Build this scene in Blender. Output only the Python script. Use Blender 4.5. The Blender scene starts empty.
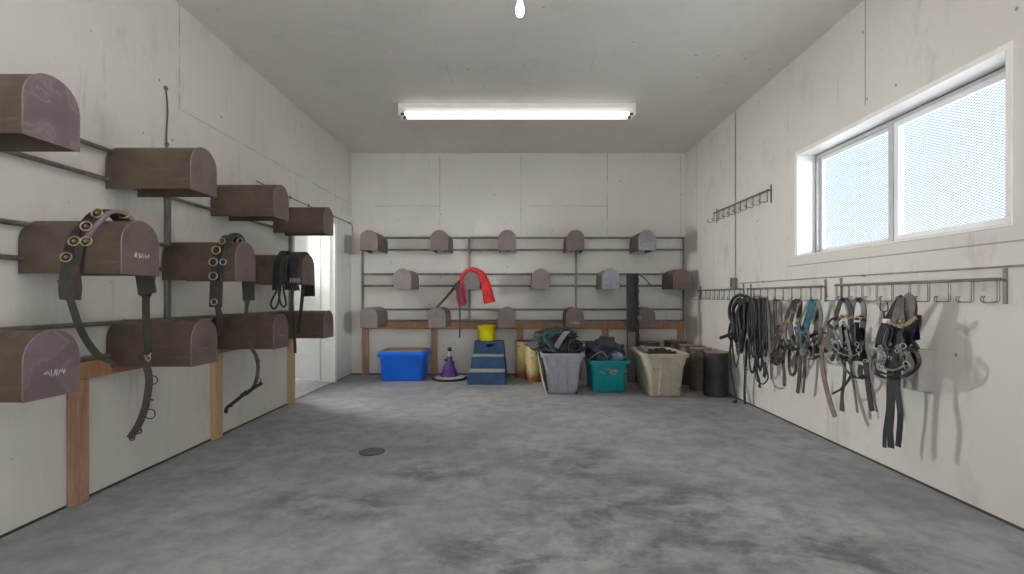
import bpy, bmesh, math, random
from mathutils import Vector, Matrix, noise

S = bpy.context.scene
COL = S.collection
V = Vector
R = math.radians

# ---------------------------------------------------------------- camera, sky, light, exposure
F, CX, CY, HC = 465.0, 518.0, 297.0, 1.052     # focal length in pixels, vanishing point, eye height
cam = bpy.data.cameras.new('camera')
cam.sensor_width = 36.0
cam.lens = F / 1024 * 36
cam.shift_x = -(CX - 512) / 1024
cam.shift_y = (CY - 287) / 1024
cam.clip_start = 0.02
co = bpy.data.objects.new('camera', cam)
co.location = (0, 0, HC); co.rotation_euler = (R(90), 0, 0)
COL.objects.link(co); S.camera = co

XL, XR, YB, YF, H = -2.257, 2.27, 6.30, -1.6, 3.0

w = bpy.data.worlds.new('overcast_sky'); S.world = w; w.use_nodes = True
nt = w.node_tree; nt.nodes.clear()
wo = nt.nodes.new('ShaderNodeOutputWorld'); bg = nt.nodes.new('ShaderNodeBackground')
tc = nt.nodes.new('ShaderNodeTexCoord'); sx = nt.nodes.new('ShaderNodeSeparateXYZ')
rp = nt.nodes.new('ShaderNodeValToRGB')
nt.links.new(tc.outputs['Generated'], sx.inputs[0]); nt.links.new(sx.outputs['Z'], rp.inputs[0])
nt.links.new(rp.outputs[0], bg.inputs[0]); nt.links.new(bg.outputs[0], wo.inputs[0])
e = rp.color_ramp.elements
e[0].position = 0.0; e[0].color = (0.30, 0.34, 0.38, 1)
e[1].position = 1.0; e[1].color = (0.95, 0.98, 1.0, 1)
k = rp.color_ramp.elements.new(0.10); k.color = (0.30, 0.335, 0.36, 1)
k = rp.color_ramp.elements.new(0.34); k.color = (0.29, 0.325, 0.35, 1)
k = rp.color_ramp.elements.new(0.50); k.color = (0.75, 0.78, 0.82, 1)
bg.inputs[1].default_value = 2.6

def area(name, loc, rot, sx_, sy_, power, col=(1, 1, 1), portal=False):
    l = bpy.data.lights.new(name, 'AREA'); l.shape = 'RECTANGLE'; l.size = sx_; l.size_y = sy_
    l.energy = power; l.color = col
    o = bpy.data.objects.new(name, l); o.location = loc; o.rotation_euler = rot; COL.objects.link(o)
    if portal: l.cycles.is_portal = True
    return o
# portals only guide the sky's light through the window and the added entry
area('window_portal', (XR + 0.24, 2.967, 1.80), (0, R(90), 0), 0.86, 1.68, 1, portal=True)
area('entry_portal', (0, YF - 0.2, 1.3), (R(90), 0, 0), 3.4, 2.7, 1, portal=True)
# unseen lamp added outside the side doorway, standing in for daylight
a_ = area('doorway_fill', (-3.3, 5.35, 1.72), (0, R(-84), R(-22)), 0.45, 0.45, 26, (1.0, 0.99, 0.97)); a_.data.spread = R(105)
# added lamp hidden outside the window, in place of its daylight
o_ = area('window_fill', (5.0, 0.7, 2.05), (0, 0, 0), 0.8, 0.6, 190, (0.96, 0.98, 1.0))
o_.rotation_euler = (V((-1.9, 5.9, 1.7)) - V((5.0, 0.7, 2.05))).to_track_quat('-Z', 'Y').to_euler()

# high sunlight added behind the entry to bounce off snow and floor indoors
sl = bpy.data.lights.new('bounce_sun', 'SUN'); sl.energy = 6.0; sl.angle = R(1.5); sl.color = (1.0, 0.94, 0.86)
so_ = bpy.data.objects.new('bounce_sun', sl); COL.objects.link(so_); so_.rotation_euler = (R(29), 0, 0)

vs = S.view_settings
vs.view_transform = 'Standard'; vs.look = 'None'; vs.gamma = 1.0; vs.use_curve_mapping = False
vs.exposure = 0.68
S.cycles.max_bounces = 8; S.cycles.diffuse_bounces = 5; S.cycles.transparent_max_bounces = 12
S.cycles.caustics_reflective = False; S.cycles.caustics_refractive = False
S.cycles.sample_clamp_indirect = 6.0

TUBE_STRENGTH = 8.5
BULB_STRENGTH = 6.0

# ---------------------------------------------------------------- materials
class G:
    """small node-graph helper"""
    def __init__(s, name):
        s.m = bpy.data.materials.new(name); s.m.use_nodes = True
        s.t = s.m.node_tree; s.b = s.t.nodes['Principled BSDF']
        s.pos = s.t.nodes.new('ShaderNodeNewGeometry').outputs['Position']
        s.obj = s.t.nodes.new('ShaderNodeTexCoord').outputs['Object']
    def sep(s, v):
        n = s.t.nodes.new('ShaderNodeSeparateXYZ'); s.t.links.new(v, n.inputs[0]); return n.outputs
    def math(s, op, a, b=0.0, c=0.0):
        n = s.t.nodes.new('ShaderNodeMath'); n.operation = op
        for i, x in enumerate((a, b, c)):
            if isinstance(x, (int, float)): n.inputs[i].default_value = x
            else: s.t.links.new(x, n.inputs[i])
        return n.outputs[0]
    def scale(s, v, k, off=(0, 0, 0)):
        n = s.t.nodes.new('ShaderNodeMapping'); s.t.links.new(v, n.inputs[0]); n.inputs['Scale'].default_value = k
        n.inputs['Location'].default_value = off
        return n.outputs[0]
    def noise(s, v, sc, det=4, rough=0.5, dist=0.0):
        n = s.t.nodes.new('ShaderNodeTexNoise'); s.t.links.new(v, n.inputs['Vector'])
        n.inputs['Scale'].default_value = sc; n.inputs['Detail'].default_value = det
        n.inputs['Roughness'].default_value = rough; n.inputs['Distortion'].default_value = dist
        return n.outputs['Fac']
    def vor(s, v, sc, feat='F1'):
        n = s.t.nodes.new('ShaderNodeTexVoronoi'); s.t.links.new(v, n.inputs['Vector'])
        n.inputs['Scale'].default_value = sc; n.feature = feat
        return n.outputs['Distance']
    def ramp(s, v, a, b):
        n = s.t.nodes.new('ShaderNodeMapRange'); s.t.links.new(v, n.inputs[0])
        n.inputs[1].default_value = a; n.inputs[2].default_value = b; n.clamp = True
        return n.outputs[0]
    def mix(s, f, a, b):
        n = s.t.nodes.new('ShaderNodeMix'); n.data_type = 'RGBA'
        if isinstance(f, (int, float)): n.inputs[0].default_value = f
        else: s.t.links.new(f, n.inputs[0])
        for i, x in ((6, a), (7, b)):
            if isinstance(x, tuple): n.inputs[i].default_value = (*x, 1) if len(x) == 3 else x
            else: s.t.links.new(x, n.inputs[i])
        return n.outputs[2]
    def col(s, c):
        if isinstance(c, tuple): s.b.inputs['Base Color'].default_value = (*c, 1)
        else: s.t.links.new(c, s.b.inputs['Base Color'])
    def rough(s, r):
        if isinstance(r, (int, float)): s.b.inputs['Roughness'].default_value = r
        else: s.t.links.new(r, s.b.inputs['Roughness'])
    def metal(s, x): s.b.inputs['Metallic'].default_value = x
    def bump(s, h, st=0.2, dist=0.01):
        n = s.t.nodes.new('ShaderNodeBump'); s.t.links.new(h, n.inputs['Height'])
        n.inputs['Strength'].default_value = st; n.inputs['Distance'].default_value = dist
        s.t.links.new(n.outputs[0], s.b.inputs['Normal'])

def plain(name, c, rough=0.5, metal=0.0, var=0.25, sc=14, bump=0.1):
    g = G(name); n = g.noise(g.obj, sc, 5, 0.6)
    f = g.ramp(n, 0.3, 0.7)
    g.col(g.mix(f, tuple(x * (1 - var) for x in c), tuple(min(1, x * (1 + var)) for x in c)))
    g.rough(rough); g.metal(metal); g.bump(n, bump, 0.004)
    return g.m

def seam(g, axis, c, wdt, lim=None):
    """1 on a thin straight joint at coordinate c of the axis"""
    x = g.sep(g.pos)
    d = g.math('ABSOLUTE', g.math('SUBTRACT', x[axis], c))
    f = g.math('LESS_THAN', d, wdt)
    if lim:
        ax, lo, hi = lim
        f = g.math('MULTIPLY', f, g.math('MULTIPLY', g.math('GREATER_THAN', x[ax], lo), g.math('LESS_THAN', x[ax], hi)))
    return f

def wall_mat(name, base, seams, scuffs=0.5, broken=True, dark=0.55):
    g = G(name)
    big = g.ramp(g.noise(g.pos, 0.9, 4, 0.6), 0.35, 0.7)
    c = g.mix(big, tuple(x * 0.93 for x in base), base)
    # grimy blotches
    bl = g.ramp(g.noise(g.scale(g.pos, (1, 1, 0.45), (3, 1, 7)), 3.2, 6, 0.7), 0.55, 0.72)
    c = g.mix(g.math('MULTIPLY', bl, 0.38 * scuffs), c, (0.33, 0.30, 0.26))
    # vertical scuffs
    st = g.ramp(g.noise(g.scale(g.pos, (9, 9, 0.9)), 1.3, 6, 0.7), 0.60, 0.72)
    c = g.mix(g.math('MULTIPLY', st, 0.35 * scuffs), c, (0.25, 0.23, 0.21))
    # nail heads and chips
    sp = g.math('LESS_THAN', g.vor(g.scale(g.pos, (1, 1, 0.8)), 5.5), 0.045)
    c = g.mix(g.math('MULTIPLY', sp, 0.8), c, (0.2, 0.18, 0.16))
    s2 = g.ramp(g.noise(g.scale(g.pos, (1, 1, 1), (5, 5, 5)), 34, 2, 0.5), 0.76, 0.79)
    c = g.mix(g.math('MULTIPLY', s2, 0.7), c, (0.18, 0.16, 0.15))
    tot = None
    for s_ in seams:
        f = seam(g, *s_)
        tot = f if tot is None else g.math('MAXIMUM', tot, f)
    if tot is not None:
        br = g.ramp(g.noise(g.pos, 6, 3, 0.6), 0.35, 0.6)
        c = g.mix(g.math('MULTIPLY', g.math('MULTIPLY', tot, br) if broken else tot, dark), c, (0.16, 0.15, 0.14))
    g.col(c); g.rough(0.75)
    g.bump(g.noise(g.pos, 22, 5, 0.6), 0.10, 0.006)
    return g.m

WALL = (0.70, 0.672, 0.63)
M = {}
M['wall_left'] = wall_mat('painted_board_left', WALL, [(2, 0.0, 0.009), (1, 3.10, 0.006, (2, 2.3, 9)), (2, 2.305, 0.004, (1, 3.1, 6.3)), (1, 5.735, 0.003, (2, 2.1, 3))], scuffs=0.9)
M['wall_right'] = wall_mat('painted_board_right', WALL, [(2, 0.0, 0.009), (1, 3.04, 0.005, (2, 2.3, 9)), (2, 1.308, 0.0045, (1, -2, 3.92)), (1, 5.9, 0.004)], scuffs=1.0, broken=False, dark=0.6)
M['wall_back'] = wall_mat('painted_board_back', WALL, [(2, 0.0, 0.012), (0, -1.06, 0.006, (2, 1.9, 9)), (0, 0.04, 0.005, (2, 1.9, 9)), (0, 1.21, 0.007, (2, 1.9, 9)),
                          (2, 2.285, 0.006, (0, -1.95, -1.06)), (2, 2.285, 0.005, (0, 0.1, 1.21)), (0, 2.2, 0.004)], scuffs=0.35)
M['ceiling'] = wall_mat('painted_board_ceiling', (0.73, 0.695, 0.65), [(0, -0.6, 0.003, (1, 3.9, 4.3)), (0, 0.62, 0.003, (1, 3.7, 4.0)), (1, 5.35, 0.002)], scuffs=0.45, dark=.3)

def floor_mat():
    g = G('worn_concrete')
    n1 = g.noise(g.scale(g.pos, (1, 1.3, 1)), 1.1, 8, 0.62, 0.3)
    n2 = g.noise(g.pos, 7, 8, 0.7)
    c = g.mix(g.ramp(n1, 0.33, 0.66), (0.245, 0.254, 0.268), (0.40, 0.403, 0.405))
    c = g.mix(g.math('MULTIPLY', g.ramp(n2, 0.42, 0.66), 0.6), c, (0.18, 0.18, 0.185))
    # worn wet-looking dark patches, their own places on the slab
    x = g.sep(g.pos)
    def blob(cx, cy, rx, ry):
        a = g.math('POWER', g.math('DIVIDE', g.math('SUBTRACT', x[0], cx), rx), 2)
        b = g.math('POWER', g.math('DIVIDE', g.math('SUBTRACT', x[1], cy), ry), 2)
        return g.ramp(g.math('ADD', a, b), 1.0, 0.15)
    m = None
    for q in ((0.62, 2.25, 0.95, 0.75), (0.1, 1.9, 0.8, 0.35), (-0.95, 2.35, 0.5, 0.25), (1.15, 1.85, 0.7, 0.45), (-0.5, 2.8, 0.35, 0.2), (0.35, 3.0, 0.35, 0.5)):
        f = blob(*q); m = f if m is None else g.math('MAXIMUM', m, f)
    br = g.ramp(g.noise(g.scale(g.pos, (1, 1.5, 1), (2, 9, 0)), 3.4, 9, 0.72, 0.4), 0.44, 0.60)
    c = g.mix(g.math('MULTIPLY', g.math('MULTIPLY', m, br), 0.75), c, (0.085, 0.088, 0.092))
    # pale scrapes and dust
    sc = g.ramp(g.noise(g.scale(g.pos, (1, 3, 1), (4, 4, 0)), 9, 4, 0.7), 0.68, 0.74)
    c = g.mix(g.math('MULTIPLY', sc, 0.35), c, (0.50, 0.49, 0.47))
    sp = g.math('LESS_THAN', g.vor(g.pos, 5), 0.03)
    c = g.mix(g.math('MULTIPLY', sp, 0.6), c, (0.08, 0.08, 0.08))
    g.col(c)
    g.rough(g.mix(g.ramp(n2, 0.3, 0.7), (0.5,) * 3, (0.7,) * 3))
    g.bump(n2, 0.08, 0.01)
    return g.m
M['floor'] = floor_mat()
M['apron'] = plain('pale_yard_concrete', (0.62, 0.62, 0.60), 0.9)
M['snow'] = plain('snow', (0.82, 0.85, 0.90), 0.9, sc=3, var=0.08)
M['white'] = plain('white_paint', (0.83, 0.82, 0.78), 0.5, var=0.04)
M['door'] = plain('white_door_paint', (0.82, 0.81, 0.78), 0.45, var=0.05)
M['alu'] = plain('grey_aluminium', (0.55, 0.56, 0.57), 0.4, 0.4, var=0.08)
M['sash'] = plain('pale_vinyl', (0.82, 0.83, 0.84), 0.4, 0.0, var=0.04)
M['gasket'] = plain('dark_gasket', (0.06, 0.06, 0.06), 0.6)
M['galv'] = plain('galvanised_steel', (0.20, 0.20, 0.19), 0.45, 0.5, var=0.3)
M['mesh'] = plain('zinc_mesh', (0.11, 0.12, 0.125), 0.6, 0.0)

def rack_mat(name, c1, c2, tone=0.5):
    g = G(name)
    oi = g.t.nodes.new('ShaderNodeObjectInfo').outputs['Random']
    v = g.scale(g.obj, (1, 1, 1)); n = g.noise(v, 5.5, 5, 0.6, 0.4)
    r = g.noise(g.scale(g.obj, (1.2, 0.5, 5)), 6, 6, 0.7)
    c = g.mix(g.ramp(n, 0.35, 0.65), c1, c2)
    c = g.mix(g.math('MULTIPLY', g.ramp(r, 0.6, 0.72), 0.5), c, (0.27, 0.17, 0.09))
    d = g.ramp(g.sep(g.obj)[2], 0.22, 0.26)
    dn = g.ramp(g.noise(g.obj, 17, 4, 0.7), 0.52, 0.62)
    c = g.mix(g.math('MULTIPLY', g.math('MULTIPLY', d, dn), 0.45), c, (0.40, 0.34, 0.26))
    g.col(c); g.rough(0.52); g.metal(0.15); g.bump(n, 0.05, 0.004)
    return g.m
M['brown'] = rack_mat('brown_painted_steel', (0.078, 0.055, 0.038), (0.122, 0.090, 0.066))
M['greyrack'] = rack_mat('faded_brown_steel', (0.15, 0.125, 0.112), (0.22, 0.19, 0.175))

def plate_mat(name, c1, c2, edge=0.5):
    g = G(name)
    oi = g.t.nodes.new('ShaderNodeObjectInfo').outputs['Random']
    ad = g.t.nodes.new('ShaderNodeVectorMath'); ad.operation = 'ADD'
    g.t.links.new(g.pos, ad.inputs[0]); ad.inputs[1].default_value = (3.1, 1.7, 5.2)
    n = g.noise(ad.outputs[0], 7.0, 4, 0.55, 0.5)
    c = g.mix(g.ramp(n, 0.3, 0.7), c1, c2)
    ln = g.ramp(g.math('ABSOLUTE', g.math('SUBTRACT', n, 0.5)), 0.03, 0.0)   # pale tide lines
    c = g.mix(g.math('MULTIPLY', ln, edge), c, tuple(min(1, x * 1.75) for x in c2))
    g.col(c); g.rough(0.5); g.metal(0.1)
    return g.m
M['plate'] = plate_mat('brown_end_plate', (0.125, 0.092, 0.084), (0.175, 0.133, 0.126), 0.12)
M['plate_purple'] = plate_mat('weathered_end_plate', (0.15, 0.108, 0.114), (0.195, 0.155, 0.175), 0.35)
M['plate_grey'] = plate_mat('faded_end_plate', (0.175, 0.15, 0.145), (0.22, 0.195, 0.195), 0.12)
M['plate_white'] = plate_mat('chalky_end_plate', (0.24, 0.21, 0.26), (0.38, 0.36, 0.42), 0.3)
M['rim'] = plain('worn_steel_edge', (0.26, 0.21, 0.195), 0.45, 0.3)
M['chalk'] = plain('white_chalk', (0.42, 0.39, 0.38), 0.9, var=0.1)
M['dark_in'] = plain('dark_steel', (0.045, 0.038, 0.034), 0.6)

def wood_mat(name, a, b):
    g = G(name)
    n = g.noise(g.scale(g.pos, (6, 6, 0.7)), 4, 6, 0.65, 0.5)
    c = g.mix(g.ramp(n, 0.35, 0.65), a, b)
    k = g.math('LESS_THAN', g.vor(g.scale(g.pos, (1, 1, 0.5)), 9), 0.10)
    c = g.mix(g.math('MULTIPLY', k, 0.6), c, tuple(x * 0.4 for x in a))
    g.col(c); g.rough(0.7); g.bump(n, 0.15, 0.004)
    return g.m
M['wood'] = wood_mat('fir_stud', (0.30, 0.165, 0.105), (0.46, 0.29, 0.20))
M['wood_h'] = wood_mat('fir_ledger', (0.30, 0.15, 0.075), (0.42, 0.235, 0.13))
M['wood_y'] = wood_mat('pale_pine_stud', (0.50, 0.33, 0.17), (0.62, 0.44, 0.25))

M['leather'] = plain('black_leather', (0.022, 0.021, 0.022), 0.42, var=0.4, sc=30)
M['leather_br'] = plain('dark_brown_leather', (0.060, 0.040, 0.030), 0.45, var=0.35, sc=30)
M['leather_gr'] = plain('worn_olive_leather', (0.046, 0.042, 0.033), 0.5, var=0.35, sc=20)
M['leather_tan'] = plain('worn_tan_leather', (0.17, 0.125, 0.10), 0.55, var=0.3, sc=20)
M['leather_grey'] = plain('dusty_grey_webbing', (0.16, 0.155, 0.15), 0.7, var=0.3, sc=20)
M['leather_mauve'] = plain('padded_lining', (0.20, 0.16, 0.18), 0.6, var=0.2, sc=20)
M['navy'] = plain('navy_webbing', (0.020, 0.021, 0.038), 0.6, var=0.3, sc=30)
M['teal_web'] = plain('teal_webbing', (0.012, 0.11, 0.15), 0.6, var=0.6, sc=40)
M['brass'] = plain('brass', (0.50, 0.38, 0.18), 0.35, 0.8, var=0.4, sc=60)
M['nickel'] = plain('nickel', (0.42, 0.40, 0.36), 0.32, 0.85, var=0.1)
M['red'] = plain('red_nylon', (0.62, 0.012, 0.014), 0.6, var=0.3, sc=12)
M['crimson'] = plain('crimson_lining', (0.36, 0.012, 0.055), 0.6, var=0.3, sc=12)
M['blue_tote'] = plain('bright_blue_plastic', (0.002, 0.16, 0.84), 0.35, var=0.08)
M['tan_lid'] = plain('tan_board', (0.36, 0.22, 0.12), 0.6, var=0.2)
M['grey_tote'] = plain('grey_blue_plastic', (0.40, 0.42, 0.47), 0.45, var=0.08)
M['teal_tote'] = plain('teal_plastic', (0.005, 0.27, 0.30), 0.4, var=0.12)
M['beige_tote'] = plain('beige_plastic', (0.50, 0.455, 0.36), 0.5, var=0.12)
M['dirt'] = plain('dried_mud', (0.24, 0.23, 0.15), 0.9, var=0.3)
M['yellow'] = plain('yellow_plastic', (0.95, 0.86, 0.0), 0.4, var=0.06)
M['step_blue'] = plain('dusty_blue_plastic', (0.020, 0.078, 0.20), 0.5, var=0.35, sc=9)
M['step_tread'] = plain('pale_grip_tread', (0.40, 0.39, 0.35), 0.8, var=0.15)
M['purple'] = plain('purple_plastic', (0.13, 0.035, 0.26), 0.35, var=0.2)
M['black'] = plain('black_rubber', (0.018, 0.018, 0.020), 0.6)
M['pad_white'] = plain('pale_disc', (0.55, 0.55, 0.53), 0.5, var=0.1)
M['fab_black'] = plain('black_quilted_cloth', (0.040, 0.043, 0.047), 0.6, var=0.5, sc=25, bump=0.4)
M['fab_navy'] = plain('navy_quilted_cloth', (0.042, 0.048, 0.070), 0.6, var=0.5, sc=25, bump=0.4)
M['fab_teal'] = plain('teal_trim_cloth', (0.025, 0.115, 0.115), 0.85, var=0.35, sc=25)
M['fab_grey'] = plain('grey_cloth', (0.26, 0.24, 0.25), 0.85, var=0.3, sc=25, bump=0.3)
M['fab_blue'] = plain('pale_blue_cloth', (0.20, 0.25, 0.40), 0.85, var=0.25, sc=25)
M['fab_brown'] = plain('dark_brown_cloth', (0.035, 0.026, 0.024), 0.9, var=0.5, sc=25, bump=0.4)
M['conduit'] = plain('grey_cable', (0.30, 0.29, 0.27), 0.5)
M['cable_dark'] = plain('dark_cable', (0.10, 0.09, 0.08), 0.5)
M['boxgrey'] = plain('pale_mauve_box', (0.46, 0.43, 0.41), 0.7, var=0.1)
M['channel'] = plain('black_painted_steel', (0.035, 0.034, 0.033), 0.5, 0.2, var=0.5, sc=6)
M['dusty_top'] = plain('dusty_tan_top', (0.33, 0.27, 0.19), 0.7, var=0.35, sc=10)

def rust_mat():
    g = G('rusty_yellow_paint')
    z = g.sep(g.obj)[2]
    n = g.noise(g.obj, 16, 5, 0.7)
    c = g.mix(g.ramp(n, 0.3, 0.7), (0.62, 0.52, 0.27), (0.52, 0.38, 0.14))
    c = g.mix(g.ramp(g.math('ADD', z, g.math('MULTIPLY', n, -0.18)), 0.06, -0.04), c, (0.26, 0.09, 0.02))
    sp = g.math('LESS_THAN', g.vor(g.obj, 26), 0.22)
    c = g.mix(g.math('MULTIPLY', sp, 0.8), c, (0.14, 0.09, 0.05))
    g.col(c); g.rough(0.7); return g.m
M['rust'] = rust_mat()

def glass_mat():
    m = bpy.data.materials.new('window_glass'); m.use_nodes = True; t = m.node_tree; t.nodes.clear()
    o = t.nodes.new('ShaderNodeOutputMaterial'); mx = t.nodes.new('ShaderNodeMixShader')
    tr = t.nodes.new('ShaderNodeBsdfTransparent'); gl = t.nodes.new('ShaderNodeBsdfGlossy'); fr = t.nodes.new('ShaderNodeLayerWeight'); pw = t.nodes.new('ShaderNodeMath'); pw.operation = 'POWER'; pw.inputs[1].default_value = 6.0
    tr.inputs[0].default_value = (0.95, 0.97, 0.98, 1); gl.inputs['Roughness'].default_value = 0.05
    t.links.new(fr.outputs['Facing'], pw.inputs[0]); t.links.new(pw.outputs[0], mx.inputs[0]); t.links.new(tr.outputs[0], mx.inputs[1]); t.links.new(gl.outputs[0], mx.inputs[2])
    t.links.new(mx.outputs[0], o.inputs[0]); return m
M['glass'] = glass_mat()
def emit(name, c, st):
    m = bpy.data.materials.new(name); m.use_nodes = True; b = m.node_tree.nodes['Principled BSDF']
    b.inputs['Base Color'].default_value = (*c, 1); b.inputs['Emission Color'].default_value = (*c, 1); b.inputs['Emission Strength'].default_value = st
    return m
M['tube'] = emit('aged_fluorescent_tube', (1.0, 0.97, 0.92), 0.9)
M['tube_fill'] = emit('fill_fluorescent_tube', (1.0, 0.96, 0.90), TUBE_STRENGTH)  # glow of the added ceiling lamps only
M['bulb'] = emit('lit_bulb', (1.0, 0.97, 0.93), BULB_STRENGTH)

# ---------------------------------------------------------------- mesh helpers
def obj(name, bm, m, parent=None, smooth=False, bevel=0.0, loc=None, rotz=0.0):
    me = bpy.data.meshes.new(name)
    bmesh.ops.recalc_face_normals(bm, faces=bm.faces)
    bm.to_mesh(me); bm.free()
    me.materials.append(M[m] if isinstance(m, str) else m)
    if smooth:
        for p in me.polygons: p.use_smooth = True
        if smooth == 'auto':
            try: me.set_sharp_from_angle(angle=R(35))
            except Exception: pass
    o = bpy.data.objects.new(name, me); COL.objects.link(o)
    if parent is not None: o.parent = parent
    if loc is not None: o.location = loc
    o.rotation_euler.z = rotz
    if bevel:
        b = o.modifiers.new('bevel', 'BEVEL'); b.width = bevel; b.segments = 2; b.limit_method = 'ANGLE'
    return o
def thing(name, label, cat, loc=(0, 0, 0), rotz=0.0, group=None):
    o = bpy.data.objects.new(name, None); COL.objects.link(o); o.empty_display_size = 0.05
    o.location = loc; o.rotation_euler = (0, 0, rotz); o['label'] = label; o['category'] = cat
    if group: o['group'] = group
    return o
def tag(o, label, cat, group=None):
    o['label'] = label; o['category'] = cat
    if group: o['group'] = group
    return o
def struct(o): o['kind'] = 'structure'; return o
def new(): return bmesh.new()
def box(bm, lo, hi):
    x0, y0, z0 = lo; x1, y1, z1 = hi
    v = [bm.verts.new(p) for p in ((x0, y0, z0), (x1, y0, z0), (x1, y1, z0), (x0, y1, z0), (x0, y0, z1), (x1, y0, z1), (x1, y1, z1), (x0, y1, z1))]
    for f in ((0, 3, 2, 1), (4, 5, 6, 7), (0, 1, 5, 4), (1, 2, 6, 5), (2, 3, 7, 6), (3, 0, 4, 7)): bm.faces.new([v[i] for i in f])
    return v
def loft(bm, rings, closed=False, caps=True, loop=True):
    vs = [[bm.verts.new(p) for p in r] for r in rings]
    n = len(vs[0])
    m = len(vs)
    for i in range(m if closed else m - 1):
        a, b = vs[i], vs[(i + 1) % m]
        for j in range(n if loop else n - 1):
            try: bm.faces.new((a[j], a[(j + 1) % n], b[(j + 1) % n], b[j]))
            except ValueError: pass
    if caps and not closed and loop:
        bm.faces.new(vs[0][::-1]); bm.faces.new(vs[-1])
    return vs
def frames(pts, closed=False):
    n = len(pts); T = []
    for i in range(n):
        a = pts[(i - 1) % n] if closed or i > 0 else pts[i]; b = pts[(i + 1) % n] if closed or i < n - 1 else pts[i]
        t = (b - a); T.append(t.normalized() if t.length > 1e-9 else V((0, 0, 1)))
    return T
def tube(bm, pts, r, n=8, closed=False):
    pts = [V(p) for p in pts]; T = frames(pts, closed)
    up = V((0, 0, 1)) if abs(T[0].z) < 0.9 else V((0, 1, 0))
    s = (up - T[0] * up.dot(T[0])).normalized(); rings = []
    for i, p in enumerate(pts):
        s = (s - T[i] * s.dot(T[i])); s = s.normalized() if s.length > 1e-6 else V((1, 0, 0)).cross(T[i]).normalized()
        b = T[i].cross(s); rr = r[i] if isinstance(r, (list, tuple)) else r
        rings.append([p + (s * math.cos(2 * math.pi * j / n) + b * math.sin(2 * math.pi * j / n)) * rr for j in range(n)])
    loft(bm, rings, closed)
def strap(bm, pts, wd, th, side):
    pts = [V(p) for p in pts]; T = frames(pts); side = V(side); rings = []; last = None
    for i, p in enumerate(pts):
        s = side - T[i] * side.dot(T[i])
        if s.length < 0.15 and last is not None: s = last - T[i] * last.dot(T[i])
        if s.length < 1e-4: s = V((1, 0.3, 0)).cross(T[i])
        s.normalize(); last = s
        n = T[i].cross(s); a = (wd[i] if isinstance(wd, (list, tuple)) else wd) / 2; b = th / 2
        rings.append([p + s * a + n * b, p - s * a + n * b, p - s * a - n * b, p + s * a - n * b])
    loft(bm, rings)
def ring(bm, c, nrm, Rr, r, n=18, m=6, a0=0, a1=2 * math.pi, sq=1.0):
    c = V(c); nrm = V(nrm).normalized(); u = nrm.cross(V((0, 0, 1)))
    if u.length < 0.1: u = V((1, 0, 0))
    u.normalize(); v = nrm.cross(u)
    full = abs(a1 - a0 - 2 * math.pi) < 1e-6
    k = n if full else n + 1
    pts = [c + u * math.cos(a0 + (a1 - a0) * i / n) * Rr + v * math.sin(a0 + (a1 - a0) * i / n) * Rr * sq for i in range(k)]
    tube(bm, pts, r, m, closed=full)
def lathe(bm, prof, c=(0, 0, 0), n=32, cap=True):
    rings = [[V((c[0] + r * math.cos(2 * math.pi * j / n), c[1] + r * math.sin(2 * math.pi * j / n), c[2] + z)) for j in range(n)] for r, z in prof]
    loft(bm, rings, caps=cap)
def cr(P, k=5):
    P = [V(p) for p in P]; out = []
    n = len(P)
    for i in range(n - 1):
        p0, p1, p2, p3 = P[max(i - 1, 0)], P[i], P[i + 1], P[min(i + 2, n - 1)]
        for j in range(k):
            t = j / k
            out.append(0.5 * ((2 * p1) + (p2 - p0) * t + (2 * p0 - 5 * p1 + 4 * p2 - p3) * t * t + (3 * p1 - p0 - 3 * p2 + p3) * t ** 3))
    out.append(P[-1]); return out
def prism(bm, poly, f0, f1):
    """poly of 2-tuples, mapped to 3-D by f0 and f1 (two end faces)"""
    loft(bm, [[V(f0(*p)) for p in poly], [V(f1(*p)) for p in poly]])

# ---------------------------------------------------------------- the room
T_ = 0.15
TR = 0.21
bm = new(); box(bm, (XL - T_, YF - T_, -0.12), (XR + TR, YB + T_, 0)); struct(obj('floor', bm, 'floor'))
bm = new(); box(bm, (XL - T_, YF - T_, H), (XR + TR, YB + T_, H + 0.12)); struct(obj('ceiling', bm, 'ceiling'))
bm = new(); box(bm, (XL - T_, YB, 0), (XR + TR, YB + T_, H)); struct(obj('wall_back', bm, 'wall_back'))
DY0, DY1, DH = 4.67, 5.735, 1.97
bm = new()
box(bm, (XL - T_, YF, 0), (XL, DY0, H)); box(bm, (XL - T_, DY1, 0), (XL, YB, H)); box(bm, (XL - T_, DY0, DH), (XL, DY1, H))
struct(obj('wall_left', bm, 'wall_left'))
WY0, WY1, WZ0, WZ1 = 2.145, 3.79, 1.378, 2.215

bm = new()
box(bm, (XR, YF, 0), (XR + TR, YB, WZ0)); box(bm, (XR, YF, WZ1), (XR + TR, YB, H))
box(bm, (XR, YF, WZ0), (XR + TR, WY0, WZ1)); box(bm, (XR, WY1, WZ0), (XR + TR, YB, WZ1))
struct(obj('wall_right', bm, 'wall_right'))
bm = new()
box(bm, (XL - T_, YF - T_, 0), (-1.7, YF, H)); box(bm, (1.7, YF - T_, 0), (XR + TR, YF, H)); box(bm, (-1.7, YF - T_, 2.65), (1.7, YF, H))  # wide unseen entry opening added to admit sky light
struct(obj('wall_front', bm, 'wall_left'))

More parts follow.
